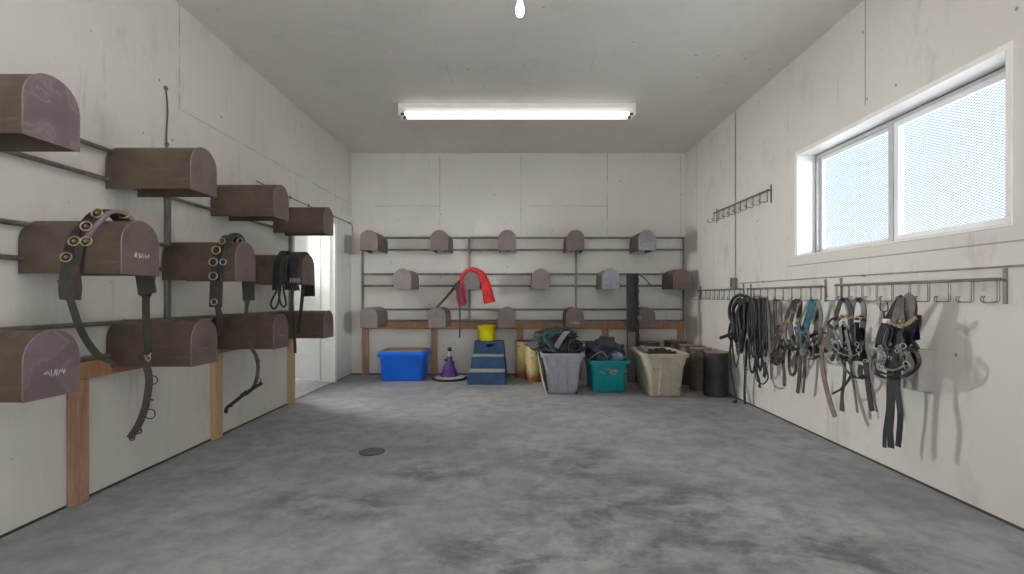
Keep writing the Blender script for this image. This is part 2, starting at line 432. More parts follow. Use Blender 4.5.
# dark open joint where the wall boards meet the slab
bm = new(); box(bm, (XL, YF, 0.0005), (XL + .003, DY0, .013)); box(bm, (XL, DY1 + .05, .0005), (XL + .003, YB, .013)); struct(obj('trim_3', bm, 'gasket'))
bm = new(); box(bm, (XR - .003, YF, 0.0005), (XR, YB, .013)); struct(obj('trim_4', bm, 'gasket'))
bm = new(); box(bm, (XL + .004, YB - .0009, 0.0005), (XR - .004, YB, .018)); struct(obj('trim_5', bm, 'gasket'))
# ground outside and the snowy rise seen through the window
bm = new(); box(bm, (-9, 2.0, -0.14), (XL - T_, 8.15, -0.02)); struct(obj('floor_aisle', bm, 'apron'))
# added unseen roof and walls blocking outdoor light beyond the side doorway
bm = new(); box(bm, (-9, 2.0, 2.9), (XL - T_, 8.15, 3.0)); box(bm, (-9, 2.0, -.02), (XL - T_, 2.15, 2.9)); box(bm, (-9, 8.0, -.02), (XL - T_, 8.15, 2.9)); struct(obj('wall_light_blocker', bm, 'wall_left'))
bm = new(); box(bm, (-8, YF - 12, -0.14), (8, YF - T_, -0.02)); struct(obj('ground_bounce', bm, 'snow'))  # unseen snow ground added to reflect light in through the entry
bm = new()
random.seed(3)
gx = []
for i in range(60):
    y = -30 + i * 3.0
    top = 6.1 + 0.8 * math.sin(i * 0.35) + 0.5 * noise.noise(V((i * 0.6, 0, 0)))
    gx.append([V((XR + TR, y, -0.1)), V((20, y, 0)), V((36, y, top * 0.55)), V((48, y, top)), V((70, y, top * 0.9))])
loft(bm, gx, loop=False, caps=False)
struct(obj('ground_snow', bm, 'snow', smooth=True))

# window
wn = bpy.data.objects.new('window_1', None); COL.objects.link(wn); wn['kind'] = 'structure'; wn.location = (XR, (WY0 + WY1) / 2, WZ0)
def wchild(name, bm, m, **k):
    o = obj(name, bm, m, **k); o.parent = wn; o.matrix_parent_inverse = Matrix.Translation(wn.location).inverted(); return o
t = 0.016; xi = XR - 0.006; xo = XR + 0.165
bm = new()
box(bm, (xi, WY0 + 0.001, WZ1 - t), (xo, WY1 - 0.001, WZ1 - .001)); box(bm, (xi + .005, WY0 + .001, WZ0 + .001), (xo, WY1 - .001, WZ0 + 0.012))
box(bm, (xi, WY0 + .001, WZ0 + 0.012), (xo, WY0 + t, WZ1 - t)); box(bm, (xi, WY1 - t, WZ0 + 0.012), (xo, WY1 - .001, WZ1 - t))
wchild('window_lining', bm, 'white', bevel=0.002)
bm = new(); b_ = 0.013; c_ = 0.007
box(bm, (XR - c_, WY0 - b_, WZ1 - .002), (XR, WY1 + b_, WZ1 + b_)); box(bm, (XR - c_, WY1, WZ0), (XR, WY1 + b_, WZ1)); box(bm, (XR - c_, WY0 - b_, WZ0), (XR, WY0, WZ1))
wchild('window_casing', bm, 'white')
a0, a1, z0, z1 = WY0 + t, WY1 - t, WZ0 + 0.012, WZ1 - t
xf0, xf1 = XR + 0.145, XR + 0.195
def framebox(bm, y0, y1, z0, z1, x0, x1, fw):
    box(bm, (x0, y0, z0), (x1, y1, z0 + fw)); box(bm, (x0, y0, z1 - fw), (x1, y1, z1))
    box(bm, (x0, y0, z0 + fw), (x1, y0 + fw, z1 - fw)); box(bm, (x0, y1 - fw, z0 + fw), (x1, y1, z1 - fw))
bm = new(); framebox(bm, a0, a1, z0, z1, xf0 - 0.001, xf1, 0.008); wchild('window_gasket', bm, 'gasket')
bm = new(); framebox(bm, a0 + .008, a1 - .008, z0 + .003, z1 - .008, xf0 - 0.004, xf1, 0.022); wchild('window_frame', bm, 'alu')
ym = 2.965
bm = new(); framebox(bm, ym - .012, a1 - .03, z0 + .02, z1 - .03, xf0 + 0.02, xf0 + 0.035, 0.028); wchild('fixed_sash', bm, 'sash')
bm = new(); framebox(bm, a0 + .03, ym + .02, z0 + .02, z1 - .03, xf0 - 0.002, xf0 + 0.018, 0.035); wchild('sliding_sash', bm, 'sash')
bm = new(); box(bm, (xf0 - .012, ym + .021, z0 + .01), (xf0 + .018, ym + .052, z1 - .02)); wchild('meeting_rail', bm, 'alu')
bm = new(); box(bm, (xf0 + .006, a0 + .05, z0 + .05), (xf0 + .010, ym, z1 - .06)); wchild('glass_pane', bm, 'glass')
bm = new(); box(bm, (xf0 + .026, ym, z0 + .04), (xf0 + .030, a1 - .05, z1 - .05)); wchild('glass_pane', bm, 'glass')
# expanded metal mesh outside the glass
bm = new(); px_, pz_ = 0.030, 0.0080; xm = XR + 0.225
ya, yb, za, zb = WY0 + 0.01, WY1 - 0.01, WZ0 + 0.0, WZ1 - 0.0
nz = int((zb - za) / pz_); ny = int((yb - ya) / (px_ / 2))
for j in range(nz):
    zc = za + (j + 0.5) * pz_
    pr = []
    for i in range(ny + 1):
        s = 1 if (i + j) % 2 else -1
        p = V((xm, ya + i * px_ / 2, zc + s * pz_ * 0.46))
        pr.append([p + V((-.0009, 0, .0009)), p + V((.0009, 0, .0009)), p + V((.0009, 0, -.0009)), p + V((-.0009, 0, -.0009))])
    loft(bm, pr)
wchild('security_mesh', bm, 'mesh')
bm = new(); framebox(bm, WY0 - .01, WY1 + .01, WZ0 - .01, WZ1 + .01, xm - .006, xm + .006, 0.02); wchild('mesh_frame', bm, 'alu')

# side doorway with the door standing open outside
dn = bpy.data.objects.new('door_1', None); COL.objects.link(dn); dn['kind'] = 'structure'; dn.location = (XL - T_ - 0.02, DY1 + 0.02, 0)
ang = math.atan2(0.42, -0.907); dn.rotation_euler.z = ang
bm = new(); box(bm, (0.012, -0.02, 0.02), (0.98, 0.022, 1.95)); obj('door_leaf', bm, 'door', dn, bevel=0.003)
bm = new(); box(bm, (0.03, -0.024, 0.05), (0.95, -0.02, 0.09)); obj('door_sweep', bm, 'alu', dn)
for z in (0.25, 1.05, 1.8):
    bm = new(); tube(bm, [(0, -0.012, z - .06), (0, -0.012, z + .06)], 0.010, 10); box(bm, (0, -.026, z - .05), (0.05, -.0205, z + .05)); obj('hinge', bm, 'galv', dn, smooth='auto')
bm = new(); tube(bm, [(0.92, -0.02, 1.0), (0.92, -0.06, 1.0)], 0.012, 10); tube(bm, [(0.92, -0.06, 1.0), (0.80, -0.065, 1.0)], 0.010, 10); obj('door_handle', bm, 'galv', dn, smooth='auto')
bm = new()
box(bm, (XL - T_ - .01, DY1 - 0.018, 0.003), (XL + 0.008, DY1, DH)); box(bm, (XL - T_ - .01, DY0, 0.003), (XL + 0.008, DY0 + 0.018, DH)); box(bm, (XL - T_ - .01, DY0 + .018, DH - .018), (XL + .008, DY1 - .018, DH))
box(bm, (XL - 0.09, DY1 - 0.030, 0.003), (XL - 0.05, DY1 - 0.018, DH - .018)); box(bm, (XL - .0001, DY1, 0.003), (XL + .008, DY1 + .05, DH + .05))
struct(obj('trim_1', bm, 'white', bevel=0.002))
bm = new(); box(bm, (XL - T_ - .01, DY0 + .02, 0), (XL - 0.02, DY1 - .02, 0.012)); struct(obj('trim_2', bm, 'alu'))

# ---------------------------------------------------------------- ceiling lights
def tube_light(label, y, x0=-1.19, x1=1.17, tm='tube_fill'):
    t_ = thing('fluorescent_light', label, 'light', ((x0 + x1) / 2, y, H), 0)
    hw = (x1 - x0) / 2
    bm = new(); prism(bm, [(-.065, 0), (-.065, -.045), (-.04, -.075), (.04, -.075), (.065, -.045), (.065, 0)], lambda a, b: (-hw, a, b), lambda a, b: (hw, a, b))
    obj('housing', bm, 'white', t_)
    for s in (-1, 1):
        bm = new(); box(bm, (s * hw - .012, -.068, -.125), (s * hw + .012, .068, -.0)); obj('end_cap', bm, 'white', t_, bevel=.004)
        bm = new(); tube(bm, [(s * (hw - .055), -.045, -.104), (s * (hw - .012), -.045, -.104)], .013, 10); tube(bm, [(s * (hw - .055), .045, -.104), (s * (hw - .012), .045, -.104)], .013, 10)
        obj('lamp_holder', bm, 'gasket', t_, smooth='auto')
    for s in (-1, 1):
        bm = new(); tube(bm, [(-hw + .05, s * .045, -.104), (hw - .05, s * .045, -.104)], .019, 14); obj('tube', bm, tm, t_, smooth='auto')
    return t_
tube_light('long white two-tube fluorescent light fixed to the ceiling near the back wall', 4.73, tm='tube')
tube_light('added unseen fluorescent fill light on the ceiling just behind the bulb, above the photo', 1.75)  # extra lamp out of view, added to brighten the room
tube_light('added unseen fluorescent fill light on the ceiling behind the camera near the entry', -0.7)  # second extra lamp behind the camera, added for fill light
b_ = thing('bulb_light', 'small white bulb in a ceiling lampholder at the top edge of the photo', 'light', (0.012, 2.86, H))
bm = new(); lathe(bm, [(.055, 0), (.055, -.02), (.035, -.045), (.03, -.08), (.024, -.1), (.02, -.1)]); obj('lampholder', bm, 'alu', b_, smooth='auto')
bm = new(); lathe(bm, [(.008, -.225), (.02, -.215), (.027, -.195), (.026, -.17), (.016, -.14), (.014, -.095)], n=20); obj('bulb', bm, 'bulb', b_, smooth=True)

# ---------------------------------------------------------------- frames of pipe and timber
FR = 0.0125
lf = thing('pipe_rail_frame', 'grey steel pipe frame carrying the saddle racks on the left wall', 'rail frame', (XL + 0.03, 1.8, 0))
XP = XL + 0.0265
def sub(o, p):   # parent in world coordinates
    o.parent = p; o.matrix_parent_inverse = (Matrix.Translation(p.location) @ Matrix.Rotation(p.rotation_euler.z, 4, 'Z')).inverted(); return o
for z in (1.85, 1.69, 1.38, 1.225, 0.91, 0.735):
    bm = new(); tube(bm, [(XP, 0.2, z), (XP, 4.62, z)], FR, 10); sub(obj('rail', bm, 'galv', smooth='auto'), lf)
for y in (1.37, 2.975, 4.585):
    bm = new(); box(bm, (XL + .001, y - .016, 0.735), (XL + 0.028, y + .016, 1.865)); sub(obj('upright', bm, 'galv', bevel=.003), lf)
rf = thing('pipe_rail_frame', 'grey steel pipe frame carrying the saddle racks on the back wall', 'rail frame', (0, YB - 0.03, 0))
YP = YB - 0.0265
for z in (1.852, 1.69, 1.36, 1.205, 0.885, 0.735):
    bm = new(); tube(bm, [(-2.11, YP, z), (2.245, YP, z)], FR, 10); sub(obj('rail', bm, 'galv', smooth='auto'), rf)
for x in (-2.10, -0.655, 0.785, 2.235):
    bm = new(); box(bm, (x - .014, YB - .027, 0.735), (x + .014, YB - .001, 1.865)); sub(obj('upright', bm, 'galv', bevel=.003), rf)
tl = thing('timber_support', 'timber posts and ledger board under the racks on the left wall', 'timber frame', (XL + .02, 2.4, 0))
bm = new(); box(bm, (XL + .001, 0.2, .632), (XL + .036, 4.64, .72)); sub(obj('ledger', bm, 'wood_h', bevel=.003), tl)
for y, m in ((1.25, 'wood'), (2.365, 'wood'), (3.455, 'wood_y'), (4.59, 'wood_y')):
    bm = new(); box(bm, (XL + .001, y - .044, 0.001), (XL + .037, y + .044, .631)); sub(obj('post', bm, m, bevel=.003), tl)
tb = thing('timber_support', 'timber posts and ledger board under the racks on the back wall', 'timber frame', (0, YB - .02, 0))
bm = new(); box(bm, (-2.1, YB - .037, .622), (2.25, YB - .001, .712)); sub(obj('ledger', bm, 'wood_h', bevel=.003), tb)
for x in (-2.06, -1.13, 0.03, 1.18, 2.2):
    bm = new(); box(bm, (x - .044, YB - .037, 0.001), (x + .044, YB - .001, .621)); sub(obj('post', bm, 'wood', bevel=.003), tb)

# ---------------------------------------------------------------- saddle racks
RWD, RH, RL = 0.108, 0.253, 0.466
def arch(r, h, n=14, z0=0.0):
    pts = [(-r, z0)]
    for i in range(n + 1):
        a = math.pi - math.pi * i / n
        pts.append((r * math.cos(a), (h - r) + r * math.sin(a)))
    pts.append((r, z0)); return pts
def make_rack(body, plate, L=RL, lip=True):
    root = thing('saddle_rack', 'x', 'saddle rack')
    bm = new()
    o_, i_ = arch(RWD, RH), arch(RWD - .004, RH - .004)
    poly = o_ + i_[::-1]
    prism(bm, poly, lambda a, b: (a, 0, b), lambda a, b: (a, L - .003, b))
    obj('shell', bm, body, root, smooth='auto')
    bm = new(); prism(bm, arch(RWD + .001, RH + .001, z0=-.002), lambda a, b: (a, L - .003, b), lambda a, b: (a, L, b)); obj('end_plate', bm, plate, root)
    if lip:
        bm = new(); tube(bm, [(a, L - .002, b) for a, b in arch(RWD, RH)], .0028, 5); obj('welded_edge', bm, 'rim', root, smooth=True)
    bm = new()
    for z in (0.05, 0.21):
        box(bm, (-.02, -.010, z - .02), (.02, .0, z + .02))
    obj('mounting_tab', bm, 'galv', root)
    return root
protos = {}
def copy_tree(o):
    c = o.copy(); COL.objects.link(c)
    for ch in o.children:
        d = ch.copy(); COL.objects.link(d); d.parent = c
    return c
def place_rack(kind, loc, rotz, label, group):
    if kind not in protos: protos[kind] = make_rack(*kind); o = protos[kind]
    else: o = copy_tree(protos[kind])
    o.location = loc; o.rotation_euler = (0, 0, rotz); o['label'] = label
    if group: o['group'] = group
    return o
def chalk(rack, seed, L=RL, w=.07, h=.03, zc=.09, n=7, r=.0016):
    random.seed(seed); bm = new()
    for i in range(n):
        x = -w / 2 + w * (i + .2) / n
        pts = [V((x + random.uniform(-.004, .006), L + .0015, zc + random.uniform(-h / 2, h / 2))) for _ in range(4)]
        tube(bm, cr(pts, 3), r, 4)
    obj('chalk_mark', bm, 'chalk', rack)
ZR = (1.642, 1.157, 0.672)
BP, BG, PP, GG, GW = ('brown', 'plate'), ('brown', 'plate_grey'), ('brown', 'plate_purple'), ('greyrack', 'plate_grey'), ('greyrack', 'plate_white')
LG, BGp = 'saddle racks on the left wall', 'saddle racks on the back wall'
left_spec = [
    (0, 1.781, PP, 'brown tunnel saddle rack on left wall, top row, cut by the photo edge'),
    (0, 2.640, BP, 'brown tunnel saddle rack on left wall, top row, second from the camera'),
    (0, 3.505, BP, 'brown tunnel saddle rack on left wall, top row, third from the camera'),
    (0, 4.375, BP, 'brown tunnel saddle rack on left wall, top row, farthest, above the doorway edge'),
    (1, 2.197, BP, 'brown saddle rack on left wall, middle row, nearest, with a smeared chalk mark'),
    (1, 3.042, BP, 'brown saddle rack on left wall, middle row, second, under a green-black harness pad'),
    (1, 3.957, BP, 'brown saddle rack on left wall, middle row, farthest, wrapped by a black harness'),
    (2, 1.781, PP, 'brown saddle rack on left wall, bottom row, nearest, above the first timber post'),
    (2, 2.643, BP, 'brown saddle rack on left wall, bottom row, second from the camera'),
    (2, 3.495, BP, 'brown saddle rack on left wall, bottom row, third from the camera'),
    (2, 4.375, BP, 'brown saddle rack on left wall, bottom row, farthest, above the last timber post'),
]
XB = XL + .011
for i, (r_, y, kd, lab) in enumerate(left_spec):
    o = place_rack(kd, (XB, y, ZR[r_]), R(-90), lab, LG)
    if i in (4, 7): chalk(o, i + 5, w=.085, h=.028, n=9)
    if i in (8, 9): chalk(o, i, w=.05, h=.012, n=5, r=.001)
YBk = YB - .011
nm = {0: 'top', 1: 'middle', 2: 'bottom'}
back_spec = [
    (0, -1.870, BP, 'small brown saddle rack on back wall, top row, at the left corner'),
    (0, -.985, BP, 'small brown saddle rack on back wall, top row, second from the left'),
    (0, -.135, BP, 'small brown saddle rack on back wall, top row, the middle one'),
    (0, .722, BP, 'small brown saddle rack on back wall, top row, second from the right'),
    (0, 1.615, ('brown', 'plate_white'), 'saddle rack with a pale violet worn face on back wall, top row, rightmost'),
    (1, -1.448, GG, 'faded grey-brown saddle rack on back wall, middle row, leftmost'),
    (1, -.588, ('greyrack', 'plate_grey'), 'pale grey saddle rack on back wall with the red cloth over it'),
    (1, .286, BP, 'brown saddle rack on back wall, middle row, the middle one'),
    (1, 1.165, ('greyrack', 'plate_white'), 'pale grey-violet saddle rack on back wall, middle row, left of the black steel channel'),
    (1, 2.055, BP, 'dark brown saddle rack on back wall, middle row, rightmost, in the corner'),
    (2, -1.870, GG, 'faded saddle rack on back wall, bottom row, left corner above the blue tote'),
    (2, -1.015, GG, 'faded saddle rack on back wall, bottom row, above the purple hoof stand'),
    (2, -.143, BP, 'brown saddle rack on back wall, bottom row, right of the yellow bucket'),
    (2, .715, BP, 'brown saddle rack with white chalk lines on back wall, bottom row, above the grey tote'),
    (2, 1.610, BP, 'brown saddle rack on back wall, bottom row, right of the black steel channel'),
]
for i, (r_, x, kd, lab) in enumerate(back_spec):
    o = place_rack(kd, (x, YBk, ZR[r_] - .004), R(180), lab, BGp)
    if i == 13: chalk(o, 2, w=.11, h=.04, n=10, zc=.06, r=.003)

# spare racks standing on their open ends on the floor, dusty face up
def standing_rack(kind, x, y, rz, label, top='plate_grey', h=.47, grp=None):
    root = thing('saddle_rack', label, 'saddle rack', (x, y, 0.001), rz, grp)
    bm = new(); o_, i_ = arch(RWD + .01, RH), arch(RWD + .006, RH - .004)
    prism(bm, [(a, b - RH / 2) for a, b in o_ + i_[::-1]], lambda a, b: (a, b, 0), lambda a, b: (a, b, h - .003))
    obj('shell', bm, kind, root, smooth='auto')
    bm = new(); prism(bm, [(a, b - RH / 2) for a, b in arch(RWD + .012, RH + .002)], lambda a, b: (a, b, h - .003), lambda a, b: (a, b, h))
    obj('end_plate', bm, top, root)
    bm = new(); tube(bm, [(a, b - RH / 2, h - .002) for a, b in arch(RWD + .011, RH + .001)], .003, 5); obj('welded_edge', bm, 'rim', root)
    return root
SP = 'spare saddle racks standing on the floor in the right corner'
standing_rack('channel', 2.115, 4.98, R(150), 'black spare saddle rack standing on end by right wall, nearest of the row', 'dusty_top', .465, SP)
standing_rack('brown', 2.075, 5.29, R(155), 'brown spare saddle rack standing on end just behind the black one', 'dusty_top', .47, SP)
standing_rack('brown', 2.09, 5.66, R(170), 'brown spare saddle rack standing on end, third along the right wall', 'dusty_top', .47, SP)
standing_rack('brown', 2.08, 6.09, R(185), 'brown spare saddle rack standing on end in the back right corner', 'dusty_top', .48, SP)
standing_rack('brown', 1.72, 6.05, R(178), 'brown spare saddle rack standing on end behind the beige tote', 'dusty_top', .47, SP)
standing_rack('rust', 0.085, 6.13, R(172), 'speckled tan rusty saddle rack standing on end, left of the grey tote', 'channel', .475, 'rusty yellow racks on the floor')
standing_rack('rust', 0.225, 5.86, R(192), 'rusty yellow saddle rack standing on end, close behind the grey tote', 'channel', .44, 'rusty yellow racks on the floor')

# ---------------------------------------------------------------- harness hanging over the left racks
def P(px, py, y):                      # the point at distance y that lies on this line of sight
    return V(((px - CX) * y / F, y, HC + (CY - py) * y / F))
def pad_path(yc, zb, r=RWD, off=.012, rise=.035, x0=-1.93, x1=-1.84, drop0=.10, drop1=.09):
    zt = zb + RH; q = r + off
    raw = [(-q, zb - drop0), (-q, zb), (-q, zb + .10), (-q * .93, zb + .17), (-q * .68, zb + .225), (-.035, zt + rise), (.035, zt + rise), (q * .68, zb + .225), (q * .93, zb + .17), (q, zb + .1), (q, zb), (q, zb - drop1)]
    n = len(raw) - 1
    return [V((x0 + (x1 - x0) * i / n, yc + a, b)) for i, (a, b) in enumerate(raw)]
def buckle(bm, c, nrm, s=.014, r=.003): ring(bm, c, nrm, s, r, 14, 5)

# nearest harness
y = 2.197; zb = ZR[1]
h1 = thing('harness_saddle', 'large brown leather harness pad with brass rings over the nearest middle-row rack', 'harness', (-1.9, y, zb + RH), 0, 'harness pads over the left racks')
pp = cr(pad_path(y, zb, x0=-2.015, x1=-1.845, drop0=.12), 4)
bm = new(); strap(bm, pp, [.06, .075, .085, .09] + [.088] * (len(pp) - 4), .012, (1, 0, 0)); sub(obj('pad', bm, 'leather_gr', bevel=.003), h1)
pq = [p + V((.044, 0, 0)) + (p - V((p.x, y, zb + .12))).normalized() * .002 for p in pp[10:-8]]
bm = new(); strap(bm, pq, .020, .020, (1, 0, 0)); sub(obj('padding_roll', bm, 'leather_mauve', bevel=.006), h1)
pc = [p - V((.012, 0, 0)) + (p - V((p.x, y, zb + .12))).normalized() * .010 for p in pp[8:-8]]
bm = new(); strap(bm, pc, .040, .006, (1, 0, 0)); sub(obj('top_strap', bm, 'leather', bevel=.002), h1)
for (px, py, yy) in ((66, 257, 2.06), (74, 241, 2.06), (86, 241, 2.06), (86, 226, 2.08), (97, 213, 2.13), (124, 214, 2.22)):
    bm = new(); c = P(px, py, yy); ring(bm, c, (0.25, -1, 0.25), .021, .0034, 20, 6); sub(obj('ring', bm, 'brass', smooth=True), h1)
    bm = new(); tube(bm, [c + V((0, -.004, 0)), c + V((0, .012, 0))], .007, 8); sub(obj('stud', bm, 'nickel', smooth='auto'), h1)
bm = new(); q = cr([P(68, 280, 2.07), P(69, 294, 2.07), P(73, 308, 2.07), P(79, 326, 2.07), P(87, 341, 2.07), P(97, 354, 2.06), P(108, 361, 2.05), P(118, 365, 2.05)], 5)
strap(bm, q, [.085 * max(.33, 1 - i * .1) if i < 8 else .028 - .018 * max(0, i - 25) / 10 for i in range(len(q))], .006, (1, .2, 0)); sub(obj('girth_strap', bm, 'leather_gr'), h1)
bm = new(); strap(bm, cr([P(76, 264, 2.065), P(79, 285, 2.06), P(78, 300, 2.06)], 4), .022, .006, (1, 0, 0)); sub(obj('billet', bm, 'leather_br'), h1)
bm = new(); q = cr([P(148, 274, 2.34), P(147, 288, 2.34), P(145, 297, 2.34)], 4); strap(bm, q, [.075 - .004 * i for i in range(len(q))], .012, (1, 0, 0)); sub(obj('billet', bm, 'leather_gr'), h1)
bm = new(); strap(bm, cr([P(146, 292, 2.34), P(146, 315, 2.34), P(147, 335, 2.34), P(148, 358, 2.34)], 5), .034, .006, (1, .1, 0)); sub(obj('girth_strap', bm, 'leather_gr'), h1)
hb = thing('bellyband', 'curved dark leather bellyband with buckle rings hanging from the nearest harness pad', 'strap', P(147, 356, 2.35))
bm = new(); q = cr([P(141, 354, 2.34), P(146, 364, 2.34), P(149, 378, 2.34), P(148, 392, 2.34), P(145, 408, 2.34), P(139, 424, 2.34), P(130, 438, 2.34)], 5)
strap(bm, q, .032, .011, (1, .2, 0)); sub(obj('strap', bm, 'leather_br', bevel=.002), hb)
for (px, py, s) in ((153, 380, .021), (150, 414, .024)):
    bm = new(); ring(bm, P(px, py, 2.34), (.1, -1, 0), s, .003, 18, 5); sub(obj('ring', bm, 'gasket', smooth=True), hb)
bm = new(); tube(bm, [P(146, 360, 2.33), P(151, 353, 2.33)], .004, 6); tube(bm, [P(144, 355, 2.33), P(149, 362, 2.33)], .004, 6); ring(bm, P(148, 358, 2.33), (0, -1, 0), .013, .003); sub(obj('buckle', bm, 'nickel', smooth='auto'), hb)
bm = new(); tube(bm, [P(148, 399, 2.33), P(153, 400, 2.33)], .005, 6); ring(bm, P(139, 431, 2.33), (0, -1, 0), .012, .004); ring(bm, P(132, 438, 2.33), (0, -1, 0), .013, .003); sub(obj('keeper', bm, 'gasket', smooth='auto'), hb)

# second harness
y = 3.042
h2 = thing('harness_saddle', 'olive-black leather harness pad with a column of pale rings over the second middle-row rack', 'harness', (-1.9, y, zb + RH), 0, 'harness pads over the left racks')
pp = cr(pad_path(y, zb, x0=-1.90, x1=-1.83, drop0=.17, drop1=.13), 4)
bm = new(); strap(bm, pp, [.078 - .0 * i for i in range(len(pp))], .014, (1, 0, 0)); sub(obj('pad', bm, 'leather_gr', bevel=.003), h2)
pq = [p + V((.02, 0, 0)) + (p - V((p.x, y, zb + .12))).normalized() * .011 for p in pp[4:-8]]
bm = new(); strap(bm, pq, .03, .016, (1, 0, 0)); sub(obj('padding_roll', bm, 'leather', bevel=.004), h2)
for (px, py, yy, s) in ((216, 250, 2.91, .024), (213, 262, 2.90, .024), (213, 276, 2.90, .024), (223, 262, 2.89, .018), (222, 241, 2.94, .018), (240, 241, 3.03, .018), (214, 302, 2.89, .018)):
    bm = new(); ring(bm, P(px, py, yy), (0.1, -1, 0.1), s, .0042, 20, 6); sub(obj('ring', bm, 'brass' if px in (216, 222) else 'nickel', smooth=True), h2)
bm = new(); strap(bm, cr([P(217, 298, 2.90), P(218, 308, 2.89), P(220, 318, 2.89), P(219, 327, 2.89), P(215, 334, 2.89)], 5), .036, .006, (1, 0, 0)); sub(obj('girth_strap', bm, 'leather_gr'), h2)
bm = new(); q = cr([P(248, 292, 3.18), P(247, 303, 3.18), P(246, 318, 3.18), P(247, 334, 3.18), P(250, 346, 3.18), P(256, 356, 3.18), P(258, 370, 3.18), P(255, 384, 3.18), P(249, 392, 3.18), P(241, 395, 3.18)], 5)
strap(bm, q, [max(.022, .06 - .006 * i) for i in range(len(q))], .008, (1, .2, 0)); sub(obj('girth_strap', bm, 'leather_gr'), h2)
bm = new(); strap(bm, cr([P(262, 383, 3.17), P(252, 389, 3.17), P(242, 396, 3.17), P(233, 403, 3.17), P(227, 408, 3.17), P(226, 413, 3.17)], 4), .022, .010, (0, 0, 1)); sub(obj('tie_strap', bm, 'leather'), h2)
bm = new(); ring(bm, P(259, 380, 3.17), (0, -1, 0), .014, .003); ring(bm, P(258, 361, 3.17), (0, -1, 0), .012, .0025); ring(bm, P(231, 405, 3.17), (0, -1, 0), .011, .004); ring(bm, P(246, 393, 3.16), (0, -1, 0), .015, .004); ring(bm, P(250, 341, 3.17), (0, -1, 0), .011, .003); sub(obj('buckle', bm, 'gasket', smooth=True), h2)

# third harness
y = 3.957
h3 = thing('harness_saddle', 'black padded harness with looped reins wrapped around the farthest middle-row rack', 'harness', (-1.85, y, zb + RH), 0, 'harness pads over the left racks')
pp = cr(pad_path(y, zb, x0=-1.875, x1=-1.83, rise=.012, drop0=.05, drop1=.10), 4)
bm = new(); strap(bm, pp, .10, .018, (1, 0, 0)); sub(obj('pad', bm, 'leather', bevel=.004), h3)
pp2 = cr(pad_path(y, zb, x0=-2.0, x1=-1.95, rise=.02, off=.016, drop0=.05, drop1=.02), 4)
bm = new(); strap(bm, pp2, .05, .02, (1, 0, 0)); sub(obj('back_pad', bm, 'leather', bevel=.005), h3)
bm = new(); strap(bm, cr([P(293, 262, 3.80), P(294, 272, 3.80), P(296, 282, 3.80)], 4), .05, .012, (1, 0, 0)); sub(obj('patch', bm, 'navy', bevel=.003), h3)
bm = new()
for i in range(5): tube(bm, [P(290.5 + i * 2.2, 278, 3.79), P(290.5 + i * 2.2, 283, 3.79)], .006, 6)
sub(obj('buckle', bm, 'nickel', smooth='auto'), h3)
bm = new()
for q in ([(284, 258), (281, 270), (279, 282), (276, 292), (272, 300), (271, 305), (274, 309), (278, 304), (280, 292), (282, 275), (285, 258)],
          [(286, 255), (282, 268), (280, 284), (279, 296), (281, 304), (284, 307), (286, 303), (284, 292), (283, 280)],
          [(289, 251), (284, 256), (280, 268), (279, 280), (281, 290)],
          [(291, 254), (287, 262), (286, 275), (288, 285)]):
    tube(bm, cr([P(a, b, 3.80) for a, b in q], 4), .008, 6)
sub(obj('looped_rein', bm, 'leather', smooth=True), h3)
bm = new(); strap(bm, cr([P(293, 285, 3.80), P(292, 300, 3.80), P(293, 320, 3.80), P(295, 345, 3.80), P(295, 353, 3.80)], 4), .022, .006, (1, 0, 0)); sub(obj('hanging_strap', bm, 'leather_br'), h3)
bm = new(); strap(bm, cr([P(303, 284, 3.84), P(302, 300, 3.84), P(300, 318, 3.84), P(298, 334, 3.84)], 4), .026, .007, (1, 0, 0)); sub(obj('hanging_strap', bm, 'leather'), h3)

# ---------------------------------------------------------------- hook rails on the right wall
def make_hookrail(label, y0, z, n=10, dp=.122):
    root = thing('hook_rail', label, 'hook rail', (XR, y0, z), 0, 'wire bridle racks on the right wall')
    Lr = dp * (n - 1)
    bm = new(); prism(bm, [(-.048, .0), (-.044, .010), (-.036, .013), (-.030, .010), (-.030, 0), (-.036, -.003)], lambda a, b: (a, .012, b), lambda a, b: (a, -Lr - .012, b)); obj('bar', bm, 'galv', root)
    for i in range(n):
        bm = new()
        for s in (-.006, .006):
            yy = -i * dp + s
            tube(bm, [(-.036, yy, 0), (-.036, yy, -.094), (-.04, yy, -.101), (-.05, yy, -.103), (-.100, yy * 1, -.103), (-.109, yy, -.099), (-.112, yy, -.088), (-.110, yy, -.078), (-.104, yy, -.074)], .0026, 6)
        ring(bm, (-.104, -i * dp, -.074), (1, 0, 0), .006, .0026, 8, 5, 0, math.pi)
        obj('hook', bm, 'galv', root, smooth='auto')
    for yy in (0.0, -Lr):
        bm = new(); box(bm, (-.006, yy - .009, -.11), (-.001, yy + .009, .055)); box(bm, (-.032, yy - .007, -.001), (-.004, yy + .007, .008)); tube(bm, [(-.012, yy, .042), (-.004, yy, .042)], .006, 8); obj('bracket', bm, 'galv', root)
    return root
make_hookrail('empty wire hook rail, farthest along the lower line on the right wall', 5.77, 1.128)
make_hookrail('wire hook rail on right wall carrying the bundles of black reins and the teal halter', 4.526, 1.126)
make_hookrail('wire hook rail on right wall below the window, nearest the camera, holding two bridles', 3.261, 1.130)
make_hookrail('short empty wire hook rail high on the right wall left of the window', 5.30, 2.005, 10, .126)

